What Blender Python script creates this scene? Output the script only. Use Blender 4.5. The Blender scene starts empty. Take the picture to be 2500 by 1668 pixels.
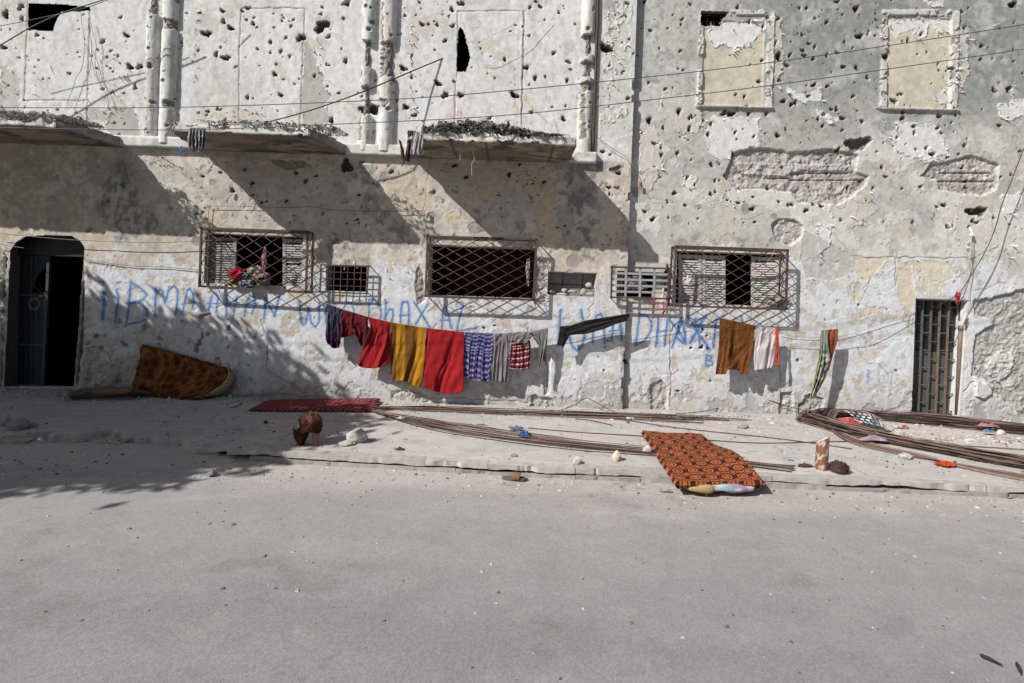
import bpy, bmesh, math, random
import numpy as np
from mathutils import Vector, Matrix, noise as mnoise
random.seed(7)
RNG = np.random.default_rng(11)

# ------------------------------------------------------------------ camera, sky, sun, exposure
TH, F, CX, CY, HC = 0.036, 1250.0, 1250.0, 700.0, 2.17
CT, ST = math.cos(TH), math.sin(TH)
YL, YR = 9.33, 9.45            # street face of the projecting half of the facade and of the set-back half
SUN = Vector((1.58, 1.15, -1.58)).normalized()
scene = bpy.context.scene
COL = scene.collection
cam_data = bpy.data.cameras.new('camera')
cam = bpy.data.objects.new('camera', cam_data); COL.objects.link(cam)
cam_data.sensor_width = 36.0; cam_data.lens = 36.0 * F / 2500.0
cam_data.shift_y = (CY - 834.0) / 2500.0
cam_data.clip_start = 0.05; cam_data.clip_end = 500
cam.matrix_world = Matrix.Translation((0, 0, HC)) @ Matrix.Rotation(math.radians(90), 4, 'X') @ Matrix.Rotation(TH, 4, 'Z')
scene.camera = cam
world = bpy.data.worlds.new('World'); scene.world = world; world.use_nodes = True
wn = world.node_tree.nodes; wl = world.node_tree.links
bg = wn['Background']; sky = wn.new('ShaderNodeTexSky'); sky.sky_type = 'NISHITA'; sky.sun_disc = False
sky.sun_elevation = math.asin(-SUN.z); sky.sun_rotation = math.atan2(-SUN.x, -SUN.y)
sky.dust_density = 2.0
wl.new(sky.outputs[0], bg.inputs[0]); bg.inputs[1].default_value = 0.05
sl = bpy.data.lights.new('sun', 'SUN'); sl.energy = 4.9; sl.angle = math.radians(0.55); sl.color = (1.0, 0.965, 0.925)
so = bpy.data.objects.new('sun', sl); COL.objects.link(so)
so.rotation_euler = SUN.to_track_quat('-Z', 'Y').to_euler()
scene.view_settings.view_transform = 'Standard'; scene.view_settings.look = 'None'
scene.view_settings.exposure = 0.34; scene.view_settings.gamma = 1.0
scene.view_settings.use_curve_mapping = False

# ------------------------------------------------------------------ helpers
def W(px, py, Y):
    u = px - CX; v = py - CY
    a = u * CT + v * ST; b = -u * ST + v * CT
    return Vector((a * Y / F, Y, HC - b * Y / F))
def G(px, py, z=0.0):
    u = px - CX; v = py - CY
    a = u * CT + v * ST; b = -u * ST + v * CT
    Y = (HC - z) * F / b
    return Vector((a * Y / F, Y, z))
def proj(X, Y, Z):
    a = X * F / Y; b = (HC - Z) * F / Y
    return a * CT - b * ST + CX, a * ST + b * CT + CY
def yw(px): return YL if px < 1540 else YR

def tag(o, label=None, cat=None, group=None, kind=None):
    if label: o['label'] = label
    if cat: o['category'] = cat
    if group: o['group'] = group
    if kind: o['kind'] = kind
    return o
def empty(name, loc=(0, 0, 0), parent=None):
    o = bpy.data.objects.new(name, None); COL.objects.link(o); o.location = loc
    o.empty_display_size = 0.1
    if parent: o.parent = parent
    return o
def link(name, me, parent=None, mat=None):
    o = bpy.data.objects.new(name, me); COL.objects.link(o)
    if mat: me.materials.append(mat)
    if parent:
        o.parent = parent
        o.location = -Vector(parent.location) if parent.parent is None else Vector((0, 0, 0))
    return o
class MB:
    def __init__(s): s.v = []; s.f = []; s.c = []
    def vert(s, p, c=None): s.v.append(tuple(p)); s.c.append(c or (.5, .5, .5)); return len(s.v) - 1
    def box(s, lo, hi, M=None, c=None):
        n = len(s.v)
        for k in range(8):
            p = Vector((hi[0] if k & 1 else lo[0], hi[1] if k & 2 else lo[1], hi[2] if k & 4 else lo[2]))
            if M: p = M @ p
            s.vert(p, c)
        for q in ((0, 2, 3, 1), (4, 5, 7, 6), (0, 1, 5, 4), (2, 6, 7, 3), (0, 4, 6, 2), (1, 3, 7, 5)):
            s.f.append(tuple(n + i for i in q))
        return s
    def bar(s, a, b, w, d, c=None):
        """bar of rectangular section from a to b; w across in the facade plane, d in depth"""
        a = Vector(a); b = Vector(b); ax = (b - a).normalized()
        dn = Vector((0, 1, 0)); wn_ = ax.cross(dn).normalized(); dn = wn_.cross(ax).normalized()
        n = len(s.v)
        for p in (a, b):
            for i, j in ((-1, -1), (1, -1), (1, 1), (-1, 1)):
                s.vert(p + wn_ * (w / 2 * i) + dn * (d / 2 * j), c)
        s.f += [(n, n + 1, n + 2, n + 3), (n + 7, n + 6, n + 5, n + 4)]
        for i in range(4):
            j = (i + 1) % 4
            s.f.append((n + i, n + 4 + i, n + 4 + j, n + j))
        return s
    def tube(s, pts, r, n=6, c=None, cap=True):
        pts = [Vector(p) for p in pts]; base = len(s.v)
        up = Vector((0.12, 0.3, 0.95)).normalized()
        for i, p in enumerate(pts):
            t = (pts[min(i + 1, len(pts) - 1)] - pts[max(i - 1, 0)])
            t = t.normalized() if t.length > 1e-9 else Vector((1, 0, 0))
            a = t.cross(up)
            if a.length < 0.05: a = t.cross(Vector((1, 0, 0)))
            a.normalize(); b = t.cross(a).normalized()
            rr = r[i] if isinstance(r, (list, tuple)) else r
            for k in range(n):
                th = 2 * math.pi * k / n
                s.vert(p + a * (rr * math.cos(th)) + b * (rr * math.sin(th)), c)
        for i in range(len(pts) - 1):
            for k in range(n):
                k2 = (k + 1) % n
                s.f.append((base + i * n + k, base + i * n + k2, base + (i + 1) * n + k2, base + (i + 1) * n + k))
        if cap:
            s.f.append(tuple(base + k for k in range(n))[::-1])
            e = base + (len(pts) - 1) * n
            s.f.append(tuple(e + k for k in range(n)))
        return s
    def build(s, name, mat, parent=None, smooth=False, col=True):
        me = bpy.data.meshes.new(name); me.from_pydata(s.v, [], s.f); me.update()
        if col:
            at = me.color_attributes.new('Col', 'FLOAT_COLOR', 'POINT')
            a = np.ones((len(s.v), 4), np.float32); a[:, :3] = np.array(s.c, np.float32)
            at.data.foreach_set('color', a.ravel())
        if smooth: me.polygons.foreach_set('use_smooth', [True] * len(me.polygons))
        return link(name, me, parent, mat)

def fast_mesh(name, V, quads, cols=None, mat=None, parent=None, smooth=True):
    me = bpy.data.meshes.new(name)
    V = np.asarray(V, np.float32); Q = np.asarray(quads, np.int32)
    me.vertices.add(len(V)); me.vertices.foreach_set('co', V.ravel())
    me.loops.add(Q.size); me.loops.foreach_set('vertex_index', Q.ravel())
    me.polygons.add(len(Q)); me.polygons.foreach_set('loop_start', np.arange(0, Q.size, Q.shape[1], dtype=np.int32))
    me.polygons.foreach_set('use_smooth', np.full(len(Q), smooth))
    me.update(calc_edges=True)
    if cols is not None:
        at = me.color_attributes.new('Col', 'FLOAT_COLOR', 'POINT')
        a = np.ones((len(V), 4), np.float32); a[:, :3] = np.clip(np.asarray(cols, np.float32).reshape(-1, 3), 0, 1)
        at.data.foreach_set('color', a.ravel())
    return link(name, me, parent, mat)
def grid_quads(nr, nc, keep=None, off=0):
    i = np.arange(nr - 1)[:, None] * nc + np.arange(nc - 1)[None, :]
    q = np.stack([i, i + 1, i + nc + 1, i + nc], -1)
    if keep is not None: q = q[keep]
    return q.reshape(-1, 4) + off

# numpy value noise ------------------------------------------------
TAB = RNG.random((256, 256)).astype(np.float32)
def vn(x, y, seed=0):
    x = np.asarray(x, np.float32) + seed * 17.37; y = np.asarray(y, np.float32) + seed * 9.71
    ix = np.floor(x).astype(np.int32); iy = np.floor(y).astype(np.int32)
    fx = x - ix; fy = y - iy
    fx = fx * fx * (3 - 2 * fx); fy = fy * fy * (3 - 2 * fy)
    x0 = ix & 255; x1 = (ix + 1) & 255; y0 = iy & 255; y1 = (iy + 1) & 255
    a = TAB[y0, x0]; b = TAB[y0, x1]; c = TAB[y1, x0]; d = TAB[y1, x1]
    return (a + (b - a) * fx) * (1 - fy) + (c + (d - c) * fx) * fy
def fbm(x, y, seed=0, oc=4, g=0.5):
    r = 0; a = 1; t = 0
    for k in range(oc):
        r = r + a * vn(x * 2 ** k, y * 2 ** k, seed + k * 3); t += a; a *= g
    return r / t
def worley(x, y, seed=0):
    x = np.asarray(x, np.float32); y = np.asarray(y, np.float32)
    ix = np.floor(x).astype(np.int32); iy = np.floor(y).astype(np.int32)
    best = np.full(x.shape, 9.0, np.float32); sec = best.copy(); cid = np.zeros(x.shape, np.float32)
    for dx in (-1, 0, 1):
        for dy in (-1, 0, 1):
            cx = (ix + dx + seed) & 255; cy = (iy + dy + seed * 3) & 255
            px = ix + dx + TAB[cy, cx]; py = iy + dy + TAB[cx, cy]
            d = (px - x) ** 2 + (py - y) ** 2
            nb = d < best
            sec = np.where(nb, best, np.minimum(sec, d)); cid = np.where(nb, TAB[(cy + 7) & 255, cx], cid)
            best = np.where(nb, d, best)
    return np.sqrt(best), np.sqrt(sec), cid
def sm(a, b, x):
    t = np.clip((x - a) / (b - a), 0, 1); return t * t * (3 - 2 * t)

# ------------------------------------------------------------------ materials
MATS = {}
def mat_vc(name, rough=0.9, vary=0.25, vscale=30.0, bump=0.25, bscale=120.0, spec=0.3, metal=0.0, trans=0.0, dots=0.0, base=None, bdist=0.01):
    """surface whose base colour is the mesh's own Col attribute (or BASE) broken up by two sizes of noise"""
    if name in MATS: return MATS[name]
    m = bpy.data.materials.new(name); m.use_nodes = True
    nt = m.node_tree; N = nt.nodes; L = nt.links
    p = N['Principled BSDF']; p.inputs['Roughness'].default_value = rough
    p.inputs['Specular IOR Level'].default_value = spec; p.inputs['Metallic'].default_value = metal
    tc = N.new('ShaderNodeTexCoord')
    n1 = N.new('ShaderNodeTexNoise'); n1.inputs['Scale'].default_value = vscale; n1.inputs['Detail'].default_value = 8; n1.inputs['Roughness'].default_value = 0.65
    L.new(tc.outputs['Object'], n1.inputs['Vector'])
    mr = N.new('ShaderNodeMapRange'); mr.inputs[1].default_value = 0.25; mr.inputs[2].default_value = 0.75
    mr.inputs[3].default_value = 1 - vary; mr.inputs[4].default_value = 1 + vary * 0.6
    L.new(n1.outputs['Fac'], mr.inputs[0])
    if base is None:
        src = N.new('ShaderNodeAttribute'); src.attribute_name = 'Col'; so_ = src.outputs['Color']
    else:
        src = N.new('ShaderNodeRGB'); src.outputs[0].default_value = (*base, 1); so_ = src.outputs[0]
    mul = N.new('ShaderNodeVectorMath'); mul.operation = 'SCALE'
    L.new(so_, mul.inputs[0]); L.new(mr.outputs[0], mul.inputs['Scale'])
    col = mul.outputs[0]
    if dots > 0:
        v = N.new('ShaderNodeTexVoronoi'); v.inputs['Scale'].default_value = bscale * 0.7
        L.new(tc.outputs['Object'], v.inputs['Vector'])
        r2 = N.new('ShaderNodeMapRange'); r2.inputs[1].default_value = 0.0; r2.inputs[2].default_value = 1.0
        r2.inputs[3].default_value = 1 - dots; r2.inputs[4].default_value = 1 + dots
        L.new(v.outputs['Color'], r2.inputs[0])
        m2 = N.new('ShaderNodeVectorMath'); m2.operation = 'SCALE'
        L.new(col, m2.inputs[0]); L.new(r2.outputs[0], m2.inputs['Scale']); col = m2.outputs[0]
    L.new(col, p.inputs['Base Color'])
    nb = N.new('ShaderNodeTexNoise'); nb.inputs['Scale'].default_value = bscale; nb.inputs['Detail'].default_value = 5
    L.new(tc.outputs['Object'], nb.inputs['Vector'])
    b = N.new('ShaderNodeBump'); b.inputs['Strength'].default_value = bump; b.inputs['Distance'].default_value = bdist
    L.new(nb.outputs['Fac'], b.inputs['Height']); L.new(b.outputs[0], p.inputs['Normal'])
    if trans > 0:
        t = N.new('ShaderNodeBsdfTranslucent'); L.new(col, t.inputs['Color'])
        mx = N.new('ShaderNodeMixShader'); mx.inputs[0].default_value = trans
        L.new(p.outputs[0], mx.inputs[1]); L.new(t.outputs[0], mx.inputs[2])
        L.new(mx.outputs[0], N['Material Output'].inputs['Surface'])
    MATS[name] = m; return m
M_WALL = mat_vc('weathered_plaster', 0.92, 0.26, 9, 0.5, 55, 0.2)
M_CONC = mat_vc('rough_concrete', 0.95, 0.30, 10, 0.6, 60, 0.2)
M_PAVE = mat_vc('dusty_concrete', 0.93, 0.14, 5, 0.3, 60, 0.2)
M_ROAD = mat_vc('worn_asphalt', 0.85, 0.10, 3.5, 0.3, 110, 0.3, dots=0.17)
M_RUST = mat_vc('rusty_iron', 0.75, 0.45, 25, 0.4, 150, 0.4, base=(.075, .045, .034))
M_REBAR = mat_vc('rusty_steel_bar', 0.8, 0.4, 12, 0.4, 200, 0.3)
M_METAL = mat_vc('painted_metal', 0.6, 0.3, 12, 0.2, 90, 0.4)
M_WOOD = mat_vc('weathered_wood', 0.85, 0.25, 16, 0.3, 80, 0.25)
M_CLOTH = mat_vc('washed_cotton', 0.95, 0.12, 22, 0.2, 400, 0.1, trans=0.22)
M_THICK = mat_vc('heavy_fabric', 0.95, 0.15, 22, 0.35, 260, 0.1)
M_CABLE = mat_vc('cable_sheath', 0.6, 0.2, 8, 0.1, 60, 0.4)
M_ROCK = mat_vc('limestone_rubble', 0.95, 0.25, 20, 0.7, 60, 0.2)
M_PLAST = mat_vc('plastic_scrap', 0.5, 0.1, 20, 0.2, 60, 0.5, trans=0.15)
M_FUR = mat_vc('matted_fleece', 0.98, 0.3, 40, 0.6, 150, 0.05)
M_LEAF = mat_vc('leaf', 0.6, 0.2, 20, 0.1, 60, 0.3, trans=0.25)
M_DARK = mat_vc('dark_room_plaster', 0.95, 0.2, 4, 0.2, 30, 0.1)
M_FLAKE = mat_vc('peeling_paint', 0.85, 0.12, 14, 0.2, 60, 0.2, trans=0.1)

# ------------------------------------------------------------------ the building and its wall
bld = empty('bullet_scarred_building')
tag(bld, 'long two storey concrete building with bullet scarred peeling white walls and broken balconies', 'building')

STEP = 0.0138
xs = np.concatenate([np.arange(-17, -10.4, .6), np.arange(-10.35, 10.35, STEP), np.arange(10.5, 17.2, .6)])
zs = np.concatenate([np.arange(-0.16, 8.06, STEP), np.arange(8.3, 11.2, .4)])
NX, NZ = len(xs), len(zs)
X, Z = np.meshgrid(xs, zs)
X = X.astype(np.float32); Z = Z.astype(np.float32)
XE = 2.0 + 0.06            # x of the step between the two halves
XE = (W(1548, 300, YL).x + W(1526, 850, YL).x) / 2
LEFT = X < XE
YB = np.where(LEFT, YL, YR).astype(np.float32)
PX, PY = proj(X, YB, Z)
H = np.zeros_like(X)
C = np.zeros(X.shape + (3,), np.float32)
WHITE = (.60, .605, .605); LGREY = (.44, .44, .425); GREY = (.27, .275, .265); DGREY = (.15, .15, .145)
CREAM = (.53, .48, .37); YEL = (.47, .395, .27); CONC = (.31, .29, .275); MOLD = (.085, .085, .08); BLUEW = (.57, .59, .625)
def A(c): return np.array(c, np.float32)
def mixc(m, c, sl=None):
    global C
    m = np.asarray(m, np.float32)[..., None]
    if sl is None: C = C * (1 - m) + A(c) * m
    else: C[sl] = C[sl] * (1 - m) + A(c) * m
def rect(px0, px1, py0, py1):
    a = []; b = []
    for px in (px0, px1):
        for py in (py0, py1):
            p = W(px, py, yw(px)); a.append(p.x); b.append(p.z)
    i0, i1 = np.searchsorted(xs, [min(a), max(a)]); j0, j1 = np.searchsorted(zs, [min(b), max(b)])
    return np.s_[max(j0, 0):max(j1, 0), max(i0, 0):max(i1, 0)]
def sdf(poly, x, y):
    """signed distance (negative inside) to a polygon, in photograph pixels"""
    P = np.array(poly, np.float32); n = len(P)
    d = np.full(x.shape, 1e9, np.float32); ins = np.zeros(x.shape, bool)
    for i in range(n):
        a = P[i]; b = P[(i + 1) % n]; e = b - a
        t = np.clip(((x - a[0]) * e[0] + (y - a[1]) * e[1]) / max(e @ e, 1e-6), 0, 1)
        d = np.minimum(d, (x - a[0] - t * e[0]) ** 2 + (y - a[1] - t * e[1]) ** 2)
        if a[1] != b[1]:
            ins ^= ((a[1] > y) != (b[1] > y)) & (x < (b[0] - a[0]) * (y - a[1]) / (b[1] - a[1]) + a[0])
    d = np.sqrt(d); return np.where(ins, -d, d)
def bbox(poly, m):
    a = [p[0] for p in poly]; b = [p[1] for p in poly]
    return rect(min(a) - m, max(a) + m, min(b) - m, max(b) + m)
def blob(poly, rough=8, scale=22, soft=1.6, seed=0, m=24):
    s = bbox(poly, m); x = PX[s]; y = PY[s]
    d = sdf(poly, x, y) + (fbm(x / scale, y / scale, seed, 4, .6) - .5) * 2 * rough
    return s, d, sm(soft, -soft, d)
def ell(cx, cy, rx, ry, n=14): return [(cx + rx * math.cos(2 * math.pi * k / n), cy + ry * math.sin(2 * math.pi * k / n)) for k in range(n)]

# --- base coats
n_big = fbm(X * .7, Z * .7, 1, 4); n_mid = fbm(X * 2.6, Z * 2.6, 2, 5, .6); n_fine = fbm(X * 9, Z * 9, 3, 4, .6)
streak = fbm(X * 6, Z * .6, 4, 4, .6); n_med2 = fbm(X * 4.5, Z * 4.5, 5, 5, .62); n_sm = fbm(X * 14, Z * 14, 8, 4, .6)
LEDGE = 352 + .036 * (PX - 290)
up = LEFT & (PY < LEDGE)
lo = LEFT & ~up
C[:] = A(WHITE)
mixc(sm(.50, .78, streak) * .35 * LEFT, LGREY)
mixc(sm(.5, .75, n_mid) * .25 * up, (.52, .51, .47))
# left lower half: thin limewash over cream and grey render
mixc(lo * .95, (.49, .445, .38))
mixc(lo * sm(.44, .56, n_mid) * .7, (.56, .53, .47))
mixc(lo * sm(.545, .56, n_med2) * sm(620, 560, PY) * .8, (.38, .355, .325))
ybias = sm(420, 250, np.hypot((PX - 1230) , (PY - 500) * 1.6)) * .10
mixc(lo * sm(.59, .64, fbm(X * 2.2, Z * 2.2, 21, 6, .65) + ybias) * .55, YEL)
mixc(lo * sm(.55, .68, fbm(X * 12, Z * 12, 31, 4, .7)) * .4, (.33, .31, .28))
mixc(up * sm(.54, .68, fbm(X * 10, Z * 7, 32, 5, .7)) * .5, (.40, .385, .36))
mixc(up * sm(.56, .72, fbm(X * 1.4, Z * 1.1, 35, 6, .65)) * .42, (.40, .39, .365))
mixc(up * sm(.63, .66, fbm(X * 3.1, Z * 2.4, 36, 6, .65)) * .6, (.47, .43, .35))
mixc(lo * sm(.56, .66, fbm(X * 1.6, Z * 1.2, 37, 6, .68)) * .42, (.31, .285, .255))
mixc(lo * sm(.60, .64, fbm(X * 6.5, Z * 6.5, 38, 6, .68)) * .6, (.29, .265, .24))
mixc(lo * sm(.60, .615, fbm(X * 3.5, Z * 3.5, 33, 5, .6)) * .6, (.40, .36, .32))
H += lo * (sm(.60, .61, fbm(X * 3.5, Z * 3.5, 33, 5, .6)) * -.004)
# right half: raw grey render darkened by soot above, cream and white coats below
rt = ~LEFT
mixc(rt, (.43, .43, .41))
soot = sm(520, 120, PY + (n_big - .5) * 420) * sm(1660, 1930, PX + (n_big - .5) * 500)
mixc(rt * np.clip(soot, 0, 1) * .9, (.20, .21, .205))
mixc(rt * sm(.55, .66, fbm(X * 1.5, Z * 1.1, 42, 6, .68)) * .5 * sm(760, 560, PY), (.27, .265, .245))
mixc(rt * sm(.52, .60, fbm(X * 1.3, Z * 1.6, 43, 6, .66)) * .5 * sm(200, 420, PY) * sm(760, 640, PY), (.52, .475, .38))
mixc(rt * sm(.52, .72, n_med2) * .5 * sm(640, 300, PY), (.36, .36, .345))
mixc(rt * sm(.50, .60, fbm(X * 11, Z * 11, 46, 5, .7)) * .35 * sm(700, 420, PY), (.33, .33, .315)); mixc(rt * sm(.57, .66, fbm(X * 13, Z * 13, 47, 4, .7)) * .5 * sm(560, 350, PY), (.17, .175, .17))
mixc(rt * sm(.48, .74, streak) * .4 * sm(520, 300, PY), (.30, .305, .30))
mixc(rt * sm(.54, .66, fbm(X * 2.2, Z * 2.2, 41, 5, .6)) * .55 * sm(250, 480, PY), (.52, .49, .42))
wpat = fbm(X * 1.7, Z * 1.7, 51, 6, .62) + sm(330, 640, PY) * .12 - .0
mixc(rt * sm(.55, .70, wpat) * .5, (.54, .54, .53)); mixc(rt * sm(.60, .608, wpat) * .5 * sm(260, 420, PY), (.57, .57, .555)); H += rt * sm(.60, .608, wpat) * .004 * sm(260, 420, PY) + rt * .008 * sm(.007, 0, np.abs(wpat - .604)) * sm(.45, .6, n_sm) * sm(200, 420, PY)
mixc(rt * sm(.66, .70, fbm(X * 6, Z * 6, 57, 5, .65)) * sm(300, 420, PY) * .45, YEL)
# the whitewash of the street level
topw = 672 + (fbm(X * 2, Z * 2, 61, 5, .6) - .5) * 190 + .03 * (PX - 1250) - 40 * (PX > 1880)
ww = sm(-6, 6, PY - topw)
chips = sm(.60, .612, fbm(X * 5.5, Z * 5.5, 63, 5, .62) - .03 * sm(760, 960, PY))
mixc(ww * .86 * (1 - chips * .85), BLUEW)
H += ww * (1 - chips) * .003
mixc(ww * sm(.5, .8, streak) * .30, (.45, .44, .42))
mixc(ww * chips * .55, (.44, .39, .31)); H += ww * .006 * sm(.008, 0, np.abs(fbm(X * 5.5, Z * 5.5, 63, 5, .62) - .03 * sm(760, 960, PY) - .606)) * sm(.42, .6, n_sm)
mixc(ww * sm(.57, .70, fbm(X * 9, Z * 7, 66, 5, .7)) * .38, (.37, .35, .32)); mixc(ww * sm(.58, .66, fbm(X * 1.8, Z * 1.4, 67, 6, .66)) * .35, (.43, .40, .35))
# grime and crumbling base
v_ = PY - .036 * (PX - 1250)
base = sm(895, 985, v_ + (n_big - .5) * 120)
mixc(base * .55, (.37, .35, .325))
base2 = sm(.53, .60, n_med2 + .16 * sm(930, 1000, v_) - .04)
crumb = base2 * sm(870, 960, v_)
mixc(crumb * .6, CONC); H -= crumb * .012
# crumbling lower left wall beside the dark doorway
s = rect(150, 900, 700, 1010); x = PX[s]; y = PY[s]
ca = sm(560, 300, x) * sm(740, 880, y + (n_big[s] - .5) * 120)
cr = ca * sm(.48, .53, fbm(X[s] * 5, Z[s] * 5, 71, 5, .6))
mixc(cr * .75, (.40, .37, .33), s); H[s] -= cr * (.006 + .016 * n_sm[s])
mixc(sm(760, 420, x) * sm(800, 960, y) * .35, (.38, .36, .33), s)
# general relief
H += (n_big - .5) * .012 + (n_mid - .5) * .006 + (n_fine - .5) * .003 + (fbm(X * 30, Z * 30, 84, 2) - .5) * .0022
lump = sm(560, 700, PY) * lo
H += lump * ((fbm(X * 3.2, Z * 3.2, 81, 6, .62) - .5) * .013 + (fbm(X * 22, Z * 22, 82, 3, .6) - .5) * .0035)
# black mould runs
for (poly, a, sd) in (([(1378, 395), (1410, 395), (1470, 400), (1440, 520), (1445, 640), (1375, 620), (1382, 500)], .85, 5),
                      ([(880, 400), (920, 400), (905, 470), (985, 560), (1040, 590), (985, 600), (890, 520)], .7, 6),
                      ([(270, 400), (320, 380), (330, 480), (400, 560), (300, 600), (240, 500)], .7, 7),
                      ([(825, 560), (870, 590), (860, 640), (815, 650), (800, 600)], .8, 8),
                      ([(1700, 570), (1900, 580), (1890, 606), (1660, 602), (1640, 590)], .5, 9),
                      ([(2200, 470), (2290, 500), (2280, 640), (2240, 600)], .3, 10),
                      ([(1480, 0), (1530, 0), (1525, 30), (1490, 60)], .5, 12),
                      ([(800, 640), (905, 620), (900, 650), (800, 655)], .4, 13)):
    sl, d, m = blob(poly, 22, 18, 12, sd, 40)
    k = m * sm(.40, .60, fbm(X[sl] * 9, Z[sl] * 7, sd + 90, 4, .6)) * a
    mixc(k, (.10, .10, .097), sl)
    mixc(m * .35 * a, (.30, .295, .28), sl)
# mottled round mortar repairs of old hits on the sheltered band
for k in range(150):
    cx = random.uniform(480, 1900); cy = random.uniform(395, 640) if k < 105 else random.uniform(640, 960)
    r = random.choice((5, 6, 7, 8, 10, 13, 16)) * (1 if cy < 640 else .7)
    sl, d, m = blob(ell(cx, cy, r * random.uniform(.8, 1.4), r), r * .35, 9, 1.0, k, 14)
    mixc(m * random.uniform(.6, .95), random.choice(((.27, .25, .24), (.34, .32, .31), (.26, .245, .235), (.45, .42, .38))), sl)
    H[sl] += -.006 * m + .003 * sm(3, 0, np.abs(d))

EDGE_PTS = []       # where paint flakes may lift
def patch(poly, col, dh=.004, rough=8, scale=22, seed=0, a=.95, flakes=0):
    sl, d, m = blob(poly, rough, scale, 1.2, seed, 26)
    C[sl] = C[sl] * (1 - (m * a)[..., None]) + A(col) * (m * a)[..., None]
    H[sl] += m * dh + (.014 if dh > 0 else .006) * sm(2.6, 0, np.abs(d - (-1.5 if dh > 0 else 1.5))) * sm(.45, .62, fbm(PX[sl] / 11, PY[sl] / 11, seed + 2, 4, .6))
    if flakes:
        jj, ii = np.nonzero(np.abs(d) < 1.5)
        if len(jj):
            for q in RNG.integers(0, len(jj), flakes):
                EDGE_PTS.append((float(PX[sl][jj[q], ii[q]]), float(PY[sl][jj[q], ii[q]])))
    return sl, d, m
# upper left: dark bare patches where the paint came off
patch([(745, 90), (775, 150), (790, 200), (808, 235), (790, 255), (805, 300), (740, 315), (735, 250), (742, 180)], (.36, .35, .33), -.006, 9, 16, 3, .9, 10)
patch([(265, 265), (330, 262), (345, 345), (285, 345), (262, 320)], (.33, .32, .29), -.006, 10, 16, 4, .8, 10)
patch([(0, 150), (50, 200), (45, 285), (0, 290)], (.36, .36, .33), -.005, 12, 18, 5, .7, 5)
patch([(575, 262), (600, 268), (640, 275), (648, 312), (560, 312)], (.45, .41, .33), -.004, 10, 10, 6, .7, 10)
patch([(210, 265), (262, 270), (258, 300), (212, 292)], (.36, .35, .31), -.004, 6, 10, 7, .8, 4)
patch([(1462, 40), (1535, 30), (1545, 330), (1468, 340)], (.47, .46, .44), -.003, 6, 18, 8, .65, 0)
for k in range(16):
    cx = random.uniform(1470, 1535); cy = random.uniform(20, 330)
    patch(ell(cx, cy, random.uniform(5, 13), random.uniform(8, 24)), (.55, .54, .50), .005, 5, 8, k + 100, .9, 2)
patch([(295, 385), (350, 395), (440, 410), (470, 450), (400, 455), (330, 400)], (.44, .42, .37), -.006, 12, 12, 9, .8, 10)
patch([(480, 415), (560, 400), (840, 400), (850, 520), (700, 560), (560, 470)], (.43, .39, .35), -.003, 14, 26, 10, .55)
patch([(1005, 400), (1330, 395), (1360, 520), (1200, 560), (1060, 470)], (.42, .385, .36), -.003, 16, 26, 11, .55)
patch([(1262, 400), (1330, 430), (1360, 470), (1355, 600), (1310, 590), (1300, 500)], YEL, -.003, 12, 18, 12, .8)
patch([(1150, 460), (1200, 455), (1220, 480), (1160, 490)], YEL, -.003, 6, 12, 13, .75)
patch([(1090, 520), (1120, 515), (1125, 545), (1095, 545)], (.55, .45, .30), -.003, 5, 10, 14, .7)
patch([(1470, 515), (1515, 510), (1510, 560), (1480, 585), (1468, 550)], (.50, .43, .31), -.003, 7, 12, 15, .8)
# right half: blind windows
for (L_, R_, T_, B_, sd) in ((1720, 1868, 50, 258, 0), (2168, 2322, 42, 264, 1)):
    tilt = -.032 if sd == 0 else -.022
    q = [(L_, T_), (R_, T_ + 4), (R_ + tilt * 200, B_ + 2), (L_ + tilt * 200, B_ - 4)]
    sl, d, m = blob(q, 0.6, 30, 1.0, 20 + sd, 12)
    C[sl] = C[sl] * (1 - m[..., None]) + A((.50, .465, .375)) * m[..., None]
    H[sl] -= m * .022
    mixc(m * sm(.5, .7, fbm(X[sl] * 4, Z[sl] * 3, 5 + sd)) * .4, (.37, .36, .32), sl)
patch([(1735, 60), (1872, 45), (1868, 75), (1848, 90), (1835, 115), (1800, 112), (1788, 130), (1775, 105), (1745, 118), (1730, 80)], WHITE, .006, 7, 11, 31, .97, 22)
patch([(2172, 45), (2320, 45), (2318, 75), (2300, 85), (2270, 58), (2262, 90), (2245, 100), (2225, 75), (2200, 80), (2190, 96), (2175, 80)], (.58, .59, .58), .006, 6, 10, 32, .97, 22)
patch([(2310, 215), (2330, 190), (2330, 245), (2300, 255), (2283, 242)], (.52, .52, .50), .006, 5, 9, 33, .95, 8)
# raised painted borders of the blind windows
def border(poly_out, poly_in, sd):
    s = bbox(poly_out, 10); x = PX[s]; y = PY[s]; nn = (fbm(x / 14, y / 14, sd) - .5) * 4
    m = sm(.8, -.8, sdf(poly_out, x, y) + nn) * sm(-.8, .8, sdf(poly_in, x, y))
    brk = sm(.43, .47, fbm(x / 26, y / 26, sd + 5, 5, .65))
    m2 = (m * brk * .85)[..., None]; C[s] = C[s] * (1 - m2) + A((.52, .51, .48)) * m2; mixc(m * (1 - brk) * .6, (.36, .34, .31), s)
    H[s] += m * .028 * brk
border([(1708, 25), (1892, 25), (1884, 262), (1700, 256)], [(1724, 38), (1874, 38), (1867, 268), (1712, 268)], 1)
border([(2153, 24), (2341, 25), (2336, 268), (2146, 262)], [(2170, 38), (2321, 40), (2317, 274), (2164, 274)], 2)
for (poly, sd) in (([(1696, 258), (1888, 262), (1886, 268), (1700, 264)], 3), ([(2138, 264), (2340, 268), (2338, 274), (2150, 270)], 4)):
    sl, d, m = blob(poly, 1, 8, 1, sd, 10); H[sl] += m * .05; mixc(m * .5, (.30, .28, .26), sl)
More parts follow.
